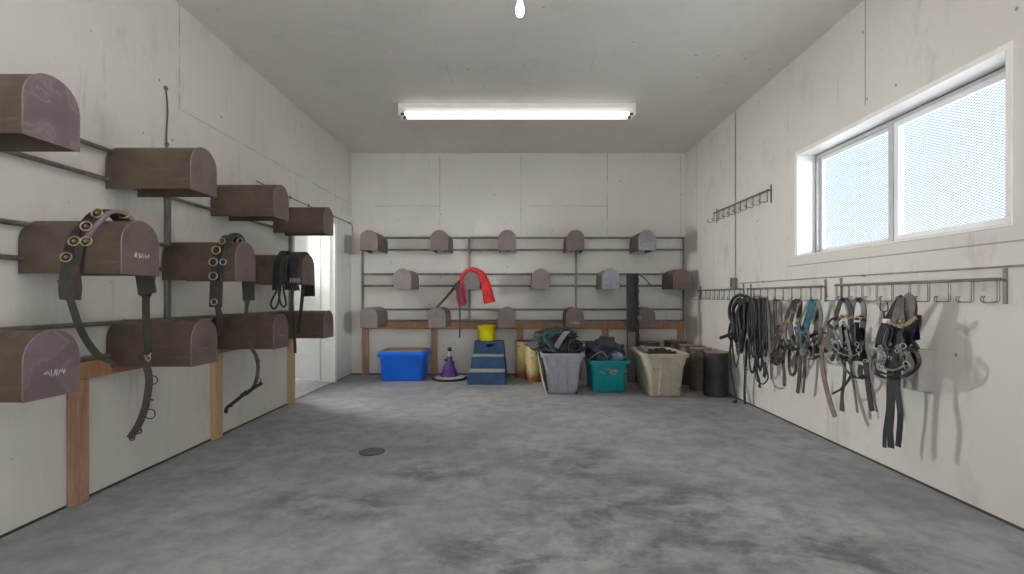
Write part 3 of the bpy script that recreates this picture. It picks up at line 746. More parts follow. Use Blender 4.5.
# ---------------------------------------------------------------- tack hanging on the right wall
def W(px, py, X=2.165): return P(px, py, F * X / (px - CX))
SIDE = (-.25, 1, 0)
def ws(bm, pts, wd=.022, th=.005, X=2.165, k=4, side=SIDE):
    if isinstance(X, (tuple, list)): q = [W(a, b, X[0] + (X[1] - X[0]) * i / (len(pts) - 1)) for i, (a, b) in enumerate(pts)]
    else: q = [W(a, b, X) for a, b in pts]
    strap(bm, cr(q, k), wd, th, side)
def wt(bm, pts, r=.008, X=2.165, k=4, n=6):
    if isinstance(X, (tuple, list)): q = [W(a, b, X[0] + (X[1] - X[0]) * i / (len(pts) - 1)) for i, (a, b) in enumerate(pts)]
    else: q = [W(a, b, X) for a, b in pts]
    tube(bm, cr(q, k), r, n)
def wr(bm, px, py, s=.016, r=.003, X=2.14, nrm=(-1, -.6, 0), sq=1.0): ring(bm, W(px, py, X), nrm, s * .62, r * .75, 16, 5, sq=sq)

# 1 coil of thick black reins
t1 = thing('driving_reins', 'thick coiled black driving reins, hanging farthest left in the tack row down to the floor', 'reins', W(742, 300))
random.seed(11)
bm = new(); wt(bm, [(746, 297), (740, 295), (734, 298), (730, 306), (729.5, 315), (732, 321), (737, 319), (743, 311), (748, 303), (748, 297), (745, 296)], .016, 2.12); sub(obj('coil', bm, 'leather', smooth=True), t1)
for i in range(15):
    bm = new(); x0 = random.uniform(737, 749); yb = random.uniform(325, 368); hw = random.uniform(1.5, 4.5); X = random.uniform(2.06, 2.22); c = x0 + random.uniform(-4, 0.5)
    top = 299 + random.uniform(-1.5, 3)
    wt(bm, [(x0, top), (c - hw, top + (yb - top) * .3), (c - hw * .8, top + (yb - top) * .75), (c, yb), (c + hw * .8, top + (yb - top) * .7), (c + hw, top + (yb - top) * .3), (x0 + 1, top)], random.choice((.008, .010, .012)), X)
    sub(obj('rein_strand', bm, random.choice(('leather', 'leather', 'leather_br')), smooth=True), t1)
bm = new(); wt(bm, [(733, 318), (730, 326), (729, 336), (732, 341)], .012, 2.12); ws(bm, [(720, 338), (726, 336), (733, 333)], .03, .012, 2.05, side=(0, 0, 1)); sub(obj('rein_end', bm, 'leather', smooth='auto'), t1)
bm = new(); ws(bm, [(733, 335), (730, 350), (731, 370), (734, 388), (736.5, 400), (733, 402.3)], .024, .006, 2.14); sub(obj('trailing_strap', bm, 'leather'), t1)
bm = new(); ws(bm, [(747, 340), (746, 362), (745, 380), (744.5, 392), (745, 404), ], .026, .008, 2.19); sub(obj('trailing_strap', bm, 'leather'), t1)
def chain(px0, py0, px1, py1, n, X, m='brass'):
    bm = new()
    for i in range(n):
        f = i / (n - 1); wr(bm, px0 + (px1 - px0) * f, py0 + (py1 - py0) * f, .010, .0032, X, (-1, -.6, 0) if i % 2 else (.5, -1, 0), 1.2)
    return obj('chain', bm, m, smooth=True)
sub(chain(738.5, 340, 739.5, 385, 16, 2.12, 'nickel'), t1); sub(chain(729, 352, 728.5, 388, 14, 2.10, 'gasket'), t1); sub(chain(746, 368, 746, 394, 9, 2.15, 'nickel'), t1)

# 2 bundle of flat black lines
t2 = thing('driving_reins', 'dense bundle of black reins ending in a small round loop, right of the thick coil', 'reins', W(758, 300))
for i in range(20):
    bm = new(); x0 = random.uniform(751, 767); yb = random.uniform(330, 374); hw = random.uniform(1, 3.5); X = random.uniform(2.07, 2.22); c = x0 + random.uniform(-1.5, 2)
    top = 299 + random.uniform(-1, 2)
    fn = wt
    wt(bm, [(x0, top), (c - hw, top + (yb - top) * .35), (c - hw, top + (yb - top) * .8), (c, yb), (c + hw, top + (yb - top) * .8), (c + hw * .7, top + (yb - top) * .35), (x0 + 1, top)], random.choice((.006, .008, .009)), X)
    sub(obj('rein_strand', bm, random.choice(('leather', 'leather', 'leather_grey')) if i % 4 == 0 else 'leather', smooth=True), t2)
bm = new(); wt(bm, [(757, 358), (755, 370), (757, 380), (763, 384), (768, 378), (766, 368), (763, 360)], .006, 2.13); sub(obj('loop', bm, 'leather', smooth=True), t2)
bm = new(); ws(bm, [(756, 355), (757, 372), (759, 380), (760, 388)], .02, .006, 2.15); ws(bm, [(764, 362), (765, 372), (764, 377)], .03, .01, 2.12); sub(obj('hanging_strap', bm, 'leather'), t2)
bm = new(); wr(bm, 759, 386, .012, .004); wr(bm, 763, 367, .012, .003); sub(obj('buckle', bm, 'gasket', smooth=True), t2)
bm = new(); ws(bm, [(769, 300), (770, 325), (770, 350), (771, 380)], .009, .004, 2.2); sub(obj('thin_cord', bm, 'leather_grey'), t2)

# 3 small brown headstall
t3 = thing('headstall', 'narrow brown leather headstall with a wide noseband, hanging right of the black rein bundle', 'headstall', W(778, 300))
for pts, wd, m in (([(778, 300), (775.5, 302), (775, 318), (776, 333), (774, 345), (774, 356), (777, 362)], .034, 'leather_br'), ([(778, 300), (780, 303), (780.5, 316), (784, 330), (785, 345), (783, 360), (784, 374), (784, 386)], .024, 'leather_br'),
                   ([(772, 341), (778, 338), (783, 330)], .02, 'leather_tan'), ([(771, 363), (775, 358), (779, 350), (784, 345)], .036, 'leather_br'), ([(773, 362), (777, 365), (781, 360), (786, 349), (790, 340)], .014, 'leather')):
    bm = new(); ws(bm, pts, wd, .007, 2.15 + random.uniform(-.03, .03)); sub(obj('strap', bm, m), t3)
bm = new(); wr(bm, 775, 335, .014); wr(bm, 776, 362, .02, .003); wr(bm, 783, 345, .013); sub(obj('buckle', bm, 'nickel', smooth=True), t3)

# 4 brown halter
t4 = thing('halter', 'dark brown leather halter with brass buckles, hanging just left of the teal halter', 'halter', W(796, 300))
for pts, wd, m in (([(797, 300), (793, 303), (789, 311), (786, 320), (787, 330)], .03, 'leather_br'), ([(797, 300), (795, 306), (793, 314), (791, 322)], .026, 'leather'), ([(797, 300), (800, 302), (800, 310), (798, 320)], .036, 'leather_br'),
                   ([(790, 322), (791, 332), (793, 343), (792, 350)], .045, 'leather_br'), ([(790, 345), (789, 358), (789.5, 370), (792, 375.5), (795.5, 371), (796.5, 358), (799, 346)], .022, 'leather_br'),
                   ([(784, 335), (789, 344), (795, 350), (800, 345), (804, 337)], .022, 'leather'), ([(786, 322), (785, 334), (788, 345)], .02, 'leather_tan'), ([(798, 320), (800, 332), (797, 345)], .022, 'leather')):
    bm = new(); ws(bm, pts, wd, .007, 2.15 + random.uniform(-.04, .04)); sub(obj('strap', bm, m), t4)
bm = new(); wr(bm, 792, 312, .016, .004, 2.1); wr(bm, 798, 319, .018, .004, 2.1); wr(bm, 788, 321, .016, .004, 2.1); wr(bm, 796, 346, .016, .004, 2.1); sub(obj('buckle', bm, 'brass', smooth=True), t4)

# 5 teal halter
t5 = thing('halter', 'teal nylon halter with brown and grey straps, left of the two bridles', 'halter', W(814, 300))
for pts, wd, m in (([(815, 300), (812, 301), (810, 308), (807, 318), (804, 328), (800, 338), (798, 345)], .038, 'teal_web'), ([(816, 300), (813, 306), (811, 316), (807, 328), (805, 342), (806, 352)], .026, 'teal_web'),
                   ([(795, 327), (799, 330), (803, 334), (806, 330)], .02, 'teal_web'), ([(816, 300), (819, 304), (821, 316), (820, 330), (823, 340)], .028, 'leather_grey'), ([(815, 300), (817, 312), (816, 328), (813, 344)], .03, 'leather_br'),
                   ([(800, 350), (804, 357), (811, 359), (819, 356), (826, 349)], .018, 'leather_tan'), ([(806, 340), (811, 336), (818, 333), (828, 333)], .022, 'leather'), ([(801, 350), (800, 365), (799, 380), (797.5, 393)], .028, 'leather_br'),
                   ([(804, 350), (805, 365), (804, 378)], .026, 'leather'), ([(804, 376), (804, 384), (803, 393)], .014, 'leather_br'), ([(817, 335), (821, 345), (827, 352)], .02, 'leather'), ([(809, 345), (813, 352), (820, 350), (822, 342)], .03, 'leather')):
    bm = new(); ws(bm, pts, wd, .007, 2.14 + random.uniform(-.04, .04)); sub(obj('strap', bm, m), t5)
bm = new(); wr(bm, 811, 344, .02, .004, 2.07, sq=.8); wr(bm, 808, 357, .018, .004, 2.08); wr(bm, 821, 347, .016, .003, 2.08); wr(bm, 801, 333, .014, .003, 2.07); sub(obj('buckle', bm, 'brass', smooth=True), t5)
tt = thing('loose_strap', 'long worn brown strap hanging between the teal halter and the first bridle', 'strap', W(832, 336))
bm = new(); ws(bm, [(834, 333), (828, 338), (823, 346), (821.5, 358), (823.5, 375), (828, 395), (832, 408), (835, 417)], .034, .008, 2.10); sub(obj('strap', bm, 'leather_tan', bevel=.002), tt)
bm = new(); wr(bm, 835, 333, .016, .003, 2.08); sub(obj('buckle', bm, 'nickel', smooth=True), tt)

def blinder(px, py, X, m='leather', sw=.085, sh=.10, rz=0.0, tilt=0.0):
    bm = new(); n = 8; rows = []
    for j in range(n + 1):
        v = j / n; row = []
        for i in range(n + 1):
            u = i / n - .5
            wdt = sw * (1 - .35 * abs(v - .5) ** 1.5 * 2)
            row.append(V((.02 * (1 - (2 * u) ** 2) * 1.0, u * wdt, (v - .5) * sh)))
        rows.append(row)
    loft(bm, rows, loop=False, caps=False)
    bmesh.ops.solidify(bm, geom=bm.faces[:], thickness=.006)
    mt = Matrix.Translation(W(px, py, X)) @ Matrix.Rotation(rz, 4, 'Z') @ Matrix.Rotation(tilt, 4, 'X')
    bmesh.ops.transform(bm, matrix=mt, verts=bm.verts)
    return obj('blinder', bm, m, smooth='auto')

# 6 first bridle
t6 = thing('driving_bridle', 'black bridle with brass-studded browband and navy hanging strap, left of the nearest bridle', 'bridle', W(850, 300), 0, 'bridles below the window')
for pts, wd, m, X in (([(845, 299), (841, 301), (838, 309), (836, 318), (837, 330)], .028, 'leather', 2.14), ([(845, 299), (848, 302), (851, 312), (851, 325)], .03, 'navy', 2.12), ([(858, 299), (854, 302), (852, 312), (850, 322)], .028, 'leather_grey', 2.13),
        ([(858, 299), (862, 302), (864, 312), (863, 326), (862, 342), (863, 356)], .030, 'leather', 2.13), ([(838, 317), (832, 319), (828, 324), (829, 332), (834, 340), (838, 350), (842, 364), (850, 374), (858, 378), (866, 377)], .014, 'leather', 2.12),
        ([(838, 320), (843, 316), (850, 318), (857, 319), (862, 316)], .02, 'leather_br', 2.08), ([(829, 325), (834, 330), (838, 340)], .02, 'leather', 2.10), ([(863, 350), (866, 365), (868, 385), (872, 411)], .030, 'navy', 2.13), ([(865, 352), (869, 375), (873, 394), (877, 412)], .008, 'leather_grey', 2.2),
        ([(843, 350), (844.5, 368), (844, 382), (842, 396), (842, 411)], [.018] * 12 + [.018, .022, .026, .03, .03], 'leather_gr', 2.13), ([(848, 350), (851, 370), (854, 388), (856, 402), (857.5, 413)], .011, 'leather_grey', 2.17), ([(852, 372), (848, 381), (841, 389), (833, 393.5)], .013, 'leather', 2.12),
        ([(835, 340), (840, 349), (850, 353), (860, 349), (863, 341)], .024, 'leather', 2.06), ([(838, 350), (846, 356), (856, 352)], .018, 'leather_br', 2.09), ([(840, 326), (842, 340), (846, 354)], .024, 'leather', 2.07), ([(857, 322), (856, 338), (852, 352), (850, 364)], .024, 'leather', 2.07),
        ([(846, 330), (849, 345), (852, 358)], .022, 'leather', 2.05), ([(832, 336), (836, 346), (840, 352)], .03, 'leather', 2.11), ([(861, 365), (860, 374), (864, 378)], .03, 'leather', 2.12)):
    bm = new(); ws(bm, pts, wd, .008, X); sub(obj('strap', bm, m), t6)
sub(blinder(842, 333, 2.06, 'leather', rz=-.5, tilt=.25), t6); sub(blinder(853, 331, 2.05, 'navy', rz=-.3, tilt=-.1), t6); sub(blinder(860, 335, 2.09, 'leather', .06, .09, rz=.3), t6)
for i in range(8):
    bm = new(); wr(bm, 840 + i * 2.9, 317 + (1.5 if i % 2 else 0), .009, .003, 2.065, (-.6, -1, 0)); sub(obj('browband_link', bm, 'brass', smooth=True), t6)
bm = new(); wr(bm, 838, 348, .018, .003, 2.05); wr(bm, 847, 349, .016, .003, 2.04); wr(bm, 857, 344, .018, .003, 2.05); wr(bm, 834, 337, .014); wr(bm, 865.5, 361, .018, .005, 2.1, sq=.7); sub(obj('buckle', bm, 'nickel', smooth=True), t6)
bm = new(); wt(bm, [(832, 345), (840, 353), (852, 356), (860, 352)], .0045, 2.03); wr(bm, 832, 343, .022, .0035, 2.05); wr(bm, 859, 350, .024, .0035, 2.05); sub(obj('bit', bm, 'nickel', smooth=True), t6)

# 7 nearest bridle
t7 = thing('driving_bridle', 'navy padded bridle with brass chain browband, nearest the camera, before a pale box', 'bridle', W(906, 298), 0, 'bridles below the window')
for pts, wd, m, X in (([(903, 297), (897, 303), (892, 312), (887, 321), (882, 330), (879, 340), (878, 348)], .034, 'navy', 2.13), ([(901, 299), (898, 309), (895, 320), (892, 331), (888, 342)], .034, 'leather_grey', 2.10),
        ([(903, 297), (902, 308), (903, 318), (905, 326)], .024, 'leather_br', 2.09), ([(904, 296.5), (908, 299), (909, 308), (906, 318), (903, 322)], .060, 'leather_grey', 2.11), ([(905, 296.5), (911, 300), (913, 308), (912, 318), (908, 330)], .04, 'leather_br', 2.14),
        ([(886, 321), (892, 324), (899, 323), (905, 326), (911, 320), (914, 315)], .02, 'leather_tan', 2.06), ([(893, 327), (889, 338), (887, 350), (889, 362), (891, 372)], .034, 'navy', 2.08), ([(900, 328), (898, 342), (894, 356), (895, 370)], .036, 'leather', 2.07),
        ([(914, 318), (910, 330), (906, 341), (902, 350)], .045, 'navy', 2.09), ([(918, 315), (918, 324), (914, 333), (908, 342)], .03, 'leather_br', 2.15), ([(880, 345), (884, 356), (888, 366), (892, 374)], .028, 'leather', 2.08),
        ([(873, 363), (874, 370), (880, 376), (890, 378.5), (902, 377), (913, 372), (919, 364), (918, 355), (911, 349), (903, 346)], .016, 'leather', 2.05), ([(876, 354), (873, 360), (876, 370), (886, 374), (896, 375)], .016, 'leather', 2.02), ([(902, 347), (907, 354), (911, 363), (909, 372), (902, 378)], .026, 'leather_grey', 2.05),
        ([(897, 345), (902, 355), (901, 366), (895, 372)], .026, 'leather', 2.04), ([(911, 347), (916, 356), (914, 368), (907, 374)], .024, 'leather', 2.10),
        ([(889, 372), (888.5, 390), (888, 410), (885, 432), (884.5, 447.5)], .018, 'leather', 2.12), ([(892.5, 370), (892, 392), (891, 415), (890, 430), (891, 448)], .032, 'leather', 2.10), ([(898.5, 350), (898, 372), (897.5, 392), (900, 410), (900, 425), (898, 446.5)], .026, 'leather', 2.06)):
    bm = new(); ws(bm, pts, wd, .009, X); sub(obj('strap', bm, m), t7)
sub(blinder(890, 338, 2.07, 'navy', .10, .13, -.4, .2), t7); sub(blinder(899, 341, 2.05, 'navy', .10, .13, -.2, .1), t7); sub(blinder(912, 329, 2.11, 'navy', .08, .12, .1, -.3), t7)
sub(blinder(893, 360, 2.06, 'leather', .09, .09, -.2), t7); sub(blinder(907, 362, 2.08, 'leather', .09, .10, .1), t7)
for i in range(12):
    f = i / 11; px = 888 + 27 * f; py = 322 + (4 * math.sin(f * 3.1)) - (10 * max(0, f - .6))
    bm = new(); wr(bm, px, py, .009, .003, 2.04, (-.6, -1, 0)); sub(obj('browband_link', bm, 'brass', smooth=True), t7)
bm = new(); wr(bm, 903, 346, .022, .0045, 2.02, (-.3, -1, 0)); wr(bm, 880, 347, .014, .004, 2.05); wr(bm, 897, 351, .014, .005, 2.03); wr(bm, 882, 355, .013, .004, 2.04); wr(bm, 890, 358, .013, .004, 2.03); sub(obj('buckle', bm, 'nickel', smooth=True), t7)
bm = new(); wt(bm, [(876, 362), (884, 368), (894, 370), (904, 366)], .005, 2.0); wr(bm, 876, 361, .018, .0035, 2.02); wr(bm, 906, 364, .018, .0035, 2.02); sub(obj('bit', bm, 'nickel', smooth=True), t7)
bm = new()
for q in ([(901, 358), (904, 352), (907, 358), (903, 364), (906, 370)], [(909, 352), (906, 360), (910, 366), (905, 373)], [(883, 350), (886, 358), (882, 364), (887, 370)]): wt(bm, q, .003, 2.03)
sub(obj('curb_chain', bm, 'nickel', smooth=True), t7)
bm = new(); c = W(886, 321, 2.05); box(bm, (c.x - .01, c.y - .02, c.z - .012), (c.x + .01, c.y + .015, c.z + .012)); sub(obj('tag', bm, 'white', bevel=.003), t7)
def tangle(root, n, box_, mats, seed, X=(2.04, 2.18), wd=(.008, .022)):
    random.seed(seed)
    for i in range(n):
        x = random.uniform(box_[0], box_[2]); y_ = random.uniform(box_[1], box_[3]); pts = []
        for k_ in range(4):
            pts.append((x, y_)); x = min(box_[2] + 2, max(box_[0] - 2, x + random.uniform(-6, 6))); y_ = min(box_[3] + 4, y_ + random.uniform(4, 13))
        bm = new(); ws(bm, pts, random.uniform(*wd), .006, random.uniform(*X)); sub(obj('strap', bm, random.choice(mats)), root)
tangle(t7, 20, (879, 325, 916, 362), ('leather', 'navy', 'leather', 'leather_br'), 5)
tangle(t6, 18, (833, 320, 862, 356), ('leather', 'navy', 'leather', 'leather_br'), 6)
tangle(t5, 10, (799, 325, 822, 352), ('leather', 'leather_br', 'leather'), 7)
tangle(t4, 6, (786, 318, 800, 345), ('leather', 'leather_br'), 8)
tangle(t3, 6, (772, 325, 785, 358), ('leather', 'leather_br'), 9)
# snap hook left of it
sn = thing('snap_clip', 'small metal snap clip hanging on a hook just left of the nearest bridle', 'clip', W(884, 298))
bm = new(); wt(bm, [(881, 301), (880, 308), (882, 311), (887, 311), (888, 307), (887, 302)], .0035, 2.12); wt(bm, [(884, 311), (884, 318), (883.5, 322)], .006, 2.12); wr(bm, 883.5, 325, .012, .004, 2.12); sub(obj('clip', bm, 'gasket', smooth=True), sn)
# pale open-bottom box behind the nearest bridle
bxw = thing('wall_box', 'pale open-bottomed box on the right wall behind the nearest bridle', 'box', (XR, 2.615, .535))
bm = new(); y0b, y1b = -.08, .08
box(bm, (-.085, y0b, 0), (-.079, y1b, .22)); box(bm, (-.085, y0b, .22), (0, y1b, .228)); box(bm, (-.079, y0b, 0), (0, y0b + .006, .22)); box(bm, (-.079, y1b - .006, 0), (0, y1b, .22))
obj('shell', bm, 'boxgrey', bxw, bevel=.002)
bm = new(); box(bm, (-.010, y0b + .008, .004), (-.001, y1b - .008, .21)); obj('backing', bm, 'leather_mauve', bxw)

# ---------------------------------------------------------------- cables and boxes on the walls
bm = new(); tube(bm, [(XR - .008, 4.84, 1.25), (XR - .008, 4.84, 2.0), (XR - .008, 4.84, 2.985)], .0055, 8); tag(obj('wall_cable', bm, 'conduit', smooth='auto'), 'grey cable running straight down the right wall from the ceiling', 'cable')
bm = new(); tube(bm, [(XR - .006, 4.75, 1.193), (XR - .006, 3.2, 1.196), (XR - .006, -.5, 1.19)], .0045, 8)
for y in (4.3, 3.05, 1.95): box(bm, (XR - .013, y - .012, 1.185), (XR - .001, y + .012, 1.20))
tag(obj('wall_cable', bm, 'conduit', smooth='auto'), 'thin grey cable running level along the right wall above the hook rails', 'cable')
jb = thing('outlet_box', 'small bright metal outlet box where the right wall cables meet', 'outlet box', (XR, 4.84, 1.20))
bm = new(); box(bm, (-.045, -.03, -.055), (-.001, .03, .05)); obj('box', bm, 'galv', jb, bevel=.004)
bm = new(); box(bm, (-.049, -.034, -.058), (-.045, .034, .053)); obj('cover', bm, 'nickel', jb, bevel=.001)
bm = new(); lathe(bm, [(.012, 0), (.012, .012)], (-.047, 0, -.03), 10); obj('socket', bm, 'gasket', jb)
bm = new(); tube(bm, [(XL + .006, 4.0, 2.05), (XL + .006, 4.6, 2.035), (XL + .006, 5.3, 2.032), (XL + .006, 6.24, 2.045), (XL + .012, YB - .010, 2.03), (XL + .03, YB - .008, 1.88)], .0045, 8)
for y in (4.6, 5.0, 5.67, 6.2): box(bm, (XL + .0, y - .008, 2.024), (XL + .011, y + .008, 2.050))
tag(obj('wall_cable', bm, 'cable_dark', smooth='auto'), 'dark cable along the left wall above the doorway into the back corner', 'cable')
bm = new(); tube(bm, cr([(XL + .008, 2.975, 1.87), (XL + .008, 2.975, 2.1), (XL + .008, 2.985, 2.25), (XL + .008, 2.97, 2.385)], 4), .005, 8); ring(bm, (XL + .008, 2.97, 2.385), (1, 0, 0), .012, .004); ring(bm, (XL + .008, 2.98, 2.03), (1, 0, 0), .012, .004)
tag(obj('hanging_wire', bm, 'cable_dark', smooth='auto'), 'dark wire rising up the left wall from the rail frame post', 'wire')

# floor plug
dc = thing('floor_plug', 'round dark cover plate set in the concrete floor left of centre', 'drain cover', (-.99, 3.16, 0))
bm = new(); lathe(bm, [(.082, .0005), (.082, .003), (.076, .004)], n=32); obj('rim', bm, 'channel', dc, smooth='auto')
M['plug'] = plain('dark_concrete_plug', (0.12, 0.12, 0.122), 0.7, var=0.2)
bm = new(); lathe(bm, [(.074, .0005), (.074, .0045), (.07, .005)], n=32); obj('plate', bm, 'plug', dc, smooth='auto')

# ---------------------------------------------------------------- totes
def rrect(hx, hy, r, n=4):
    out = []
    for (sx_, sy_, a0) in ((1, 1, 0), (-1, 1, 90), (-1, -1, 180), (1, -1, 270)):
        for i in range(n + 1):
            a = R(a0 + 90 * i / n); out.append((sx_ * (hx - r) + r * math.cos(a), sy_ * (hy - r) + r * math.sin(a)))
    return out
def tote(name, label, x0, x1, y0, y1, h, m, taper=.045, recess=True, group=None, feet=False):
    cx, cy, hx, hy = (x0 + x1) / 2, (y0 + y1) / 2, (x1 - x0) / 2, (y1 - y0) / 2
    root = thing(name, label, 'tote', (cx, cy, 0.001), 0, group)
    step = h * .76
    def rg(z, ins, out=0.0): 
        k = taper * (1 - z / h) + ins
        return [V((a, b, z)) for a, b in rrect(hx - k, hy - k, .045)]
    bm = new()
    t_ = .006
    prof = [rg(0.0, .01), rg(.012, 0.002), rg(step - .02, .012), rg(step, .004), rg(h - .03, 0.004), rg(h - .028, -.0), rg(h, 0),
            rg(h, t_), rg(.02, t_ + .014), rg(.02, .08)]
    loft(bm, prof, caps=True)
    obj('tub', bm, m, root, smooth='auto')
    bm = new(); o_ = [rg(h - .035, -.008), rg(h - .035, -.018), rg(h - .002, -.020), rg(h + .003, -.014), rg(h + .003, -.002), rg(h - .004, 0)]
    loft(bm, o_, closed=False, caps=False); obj('rim', bm, m, root, smooth='auto')
    if recess:
        for s in (-1, 1):
            yb_ = s * (hy - taper * .5)
            bm = new()
            def fy(z): return s * (hy - taper * (1 - z / h) - .006)
            w0, w1, zt = hx * .33, hx * .24, h * .86
            # raised ribs of the hand recess
            for sg in (-1, 1):
                loft(bm, [[V((sg * w0 + d, fy(.02) + s * e_, .02)) for d, e_ in ((-.014, 0), (.014, 0), (.007, .024), (-.007, .024))],
                          [V((sg * w1 + d, fy(zt) + s * e_, zt)) for d, e_ in ((-.014, 0), (.014, 0), (.007, .030), (-.007, .030))]])
            loft(bm, [[V((-w1 - .006, fy(zt) + s * e_, zt + d)) for d, e_ in ((-.008, 0), (.008, 0), (.008, .020), (-.008, .020))],
                      [V((w1 + .006, fy(zt) + s * e_, zt + d)) for d, e_ in ((-.008, 0), (.008, 0), (.008, .020), (-.008, .020))]])
            for sg in (-1, 1):
                loft(bm, [[V((sg * (w1 + .01), fy(step - .03) + s * e_, step - .03 + d)) for d, e_ in ((-.006, 0), (.006, 0), (.006, .010), (-.006, .010))],
                          [V((sg * (hx - .06), fy(step - .03) + s * e_, step - .03 + d)) for d, e_ in ((-.006, 0), (.006, 0), (.006, .010), (-.006, .010))]])
            obj('handle_panel', bm, m, root)
        bm = new(); box(bm, (-.035, -hy - .026, h - .02), (.035, -hy - .014, h + .006)); box(bm, (-.035, hy + .014, h - .02), (.035, hy + .026, h + .006)); obj('latch', bm, m, root, bevel=.003)
    return root
# blue tote with board lid
bt = tote('storage_tote', 'bright blue plastic tote with a tan board lid against the back wall', -1.745, -1.18, 5.80, 6.235, .335, 'blue_tote', .02, recess=False)
bm = new()
hx, hy = .285, .2175
bo = rrect(hx + .012, hy + .012, .06); ti = rrect(hx - .018, hy - .012, .05)
loft(bm, [[V((a, b, .338)) for a, b in bo], [V((a, b, .350)) for a, b in bo], [V((a * .97, b * .97, .362)) for a, b in bo], [V((a, b, .366)) for a, b in ti]]); obj('lid_rim', bm, 'blue_tote', bt, smooth='auto')
bm = new(); loft(bm, [[V((a, b, .366)) for a, b in ti], [V((a, b, .374)) for a, b in ti]]); obj('lid', bm, 'tan_lid', bt)
bm = new()
for s in (-1, 1): box(bm, (s * .288 - .012, -.05, .2), (s * .288 + .012, .05, .3))
obj('handle', bm, 'blue_tote', bt, bevel=.004)

TG = 'open totes of horse gear'
gt = tote('storage_tote', 'grey plastic tote with a cracked corner, heaped with dark blankets', .262, .705, 5.0, 5.62, .440, 'grey_tote', .058, group=TG)
# split corner: the side wall stands away from the tub
bm = new()
A = [V((-.245, -.20, .425)), V((-.245, -.20, .425)), V((0, 0, 0))]
q0 = [V((-.262, -.16, .44)), V((-.262, .20, .44)), V((-.190, .20, .03)), V((-.172, -.298, .004)), V((-.20, -.292, .12)), V((-.235, -.24, .3))]
loft(bm, [q0, [p + V((-.006, -.002, 0)) for p in q0]]); obj('cracked_side', bm, 'beige_tote', gt)
bm = new(); q0 = [V((-.235, -.285, .41)), V((-.172, -.262, .03)), V((-.155, -.266, .04)), V((-.195, -.288, .22)), V((-.220, -.306, .40))]
loft(bm, [q0, [p + V((0, -.012, 0)) for p in q0]]); obj('crack_dark_slab', bm, 'black', gt)  # black slab stands in for the dark inside of the crack
bm = new(); q0 = [V((.135, -.252, .002)), V((.163, -.252, .002)), V((.160, -.257, .05)), V((.15, -.257, .028))]
loft(bm, [q0, [p + V((0, -.012, 0)) for p in q0]]); obj('corner_dark_patch', bm, 'black', gt)  # black patch painted for the darkness of a hole
te = tote('storage_tote', 'teal plastic tote with dried mud, between the grey and the beige totes', .792, 1.212, 5.08, 5.62, .352, 'teal_tote', .03, recess=False, group=TG)
bm = new(); bn = .012
for i, q in enumerate(([(-.10, .235), (-.075, .215), (-.045, .205)], [(-.06, .265), (-.02, .262), (.02, .255)], [(.02, .215), (.04, .25), (.07, .262)], [(.0, .222), (.04, .242), (.09, .238)], [(.03, .20), (.075, .215), (.085, .255)])):
    strap(bm, cr([V((a, -.2740 + (1 - b / .35) * .028 + .001, b)) for a, b in q], 4), .013, .002, (0, 0, 1))
obj('mud_stain', bm, 'dirt', te)
be = tote('storage_tote', 'beige plastic tote holding dark gear, rightmost of the open totes', 1.335, 1.780, 4.85, 5.50, .455, 'beige_tote', .055, group=TG)
bm = new()
for x in (-.12, .12): box(bm, (x - .035, -.262, .001), (x + .035, -.235, .02))
obj('foot', bm, 'beige_tote', be, bevel=.003)
bm = new()
for i, q in enumerate(([(-.145, .31), (-.12, .27)], [(.135, .07), (.15, .10), (.16, .055)], [(.05, .29), (.075, .25), (.07, .22)])):
    strap(bm, cr([V((a, -.325 + (1 - b / .455) * .055 - .004, b)) for a, b in q], 4), .009, .002, (0, 0, 1))
obj('mud_stain', bm, 'dirt', be)

# crumpled cloth
def crumple(name, label, cat, c, rad, m, seed, amp=.22, cut=None, group=None, n=56):
    bm = new(); bmesh.ops.create_uvsphere(bm, u_segments=n, v_segments=n // 2, radius=1.0)
    so = V((seed * 3.7, seed * 1.3, seed * 2.1))
    for v in bm.verts:
        p = v.co.copy()
        r1 = 1 - abs(noise.noise(p * 1.2 + so)) * 2
        r2 = 1 - abs(noise.noise(V((p.x * 3.4 + p.z, p.y * 3.0, p.z * 5.5)) + so)) * 2.4
        r3 = noise.noise(p * 6 + so)
        v.co = p * (1 + amp * (r1 - .5) + amp * .55 * (r2 - .5) + amp * .12 * r3)
        v.co = V((v.co.x * rad[0], v.co.y * rad[1], max(v.co.z * rad[2], -(cut or 9))))
    o = obj(name, bm, m, smooth=True, loc=c)
    return tag(o, label, cat, group) if label else o
BGx = 'blankets heaped in the totes'
crumple('horse_blanket', 'black quilted blanket spilling over the left of the grey tote', 'blanket', (.36, 5.36, .52), (.19, .22, .15), 'fab_black', 1, .45, group=BGx)
b2 = crumple('horse_blanket', 'black blanket with teal trim on top of the grey tote heap', 'blanket', (.50, 5.40, .585), (.19, .2, .105), 'fab_black', 5, .45, group=BGx)
def trim_band(parent, pts, wd, m, name='trim'):
    bm = new(); q = cr(pts, 5); strap(bm, q, [wd * (1 + .25 * math.sin(i)) for i in range(len(q))], .012, (0, 0.6, .5)); o = obj(name, bm, m, smooth='auto', bevel=.003); return sub(o, parent)
trim_band(b2, [P(545, 338, 5.14), P(549, 344, 5.10), P(555, 352, 5.06)][::-1] + [P(546, 333, 5.2), P(552, 330, 5.25), P(560, 328.5, 5.3), P(568, 330, 5.3), P(574, 333, 5.3)], .045, 'fab_teal')
trim_band(b2, [P(552, 335, 5.2), P(558, 332.5, 5.2), P(565, 333, 5.2), P(571, 336, 5.2)], .03, 'fab_teal')
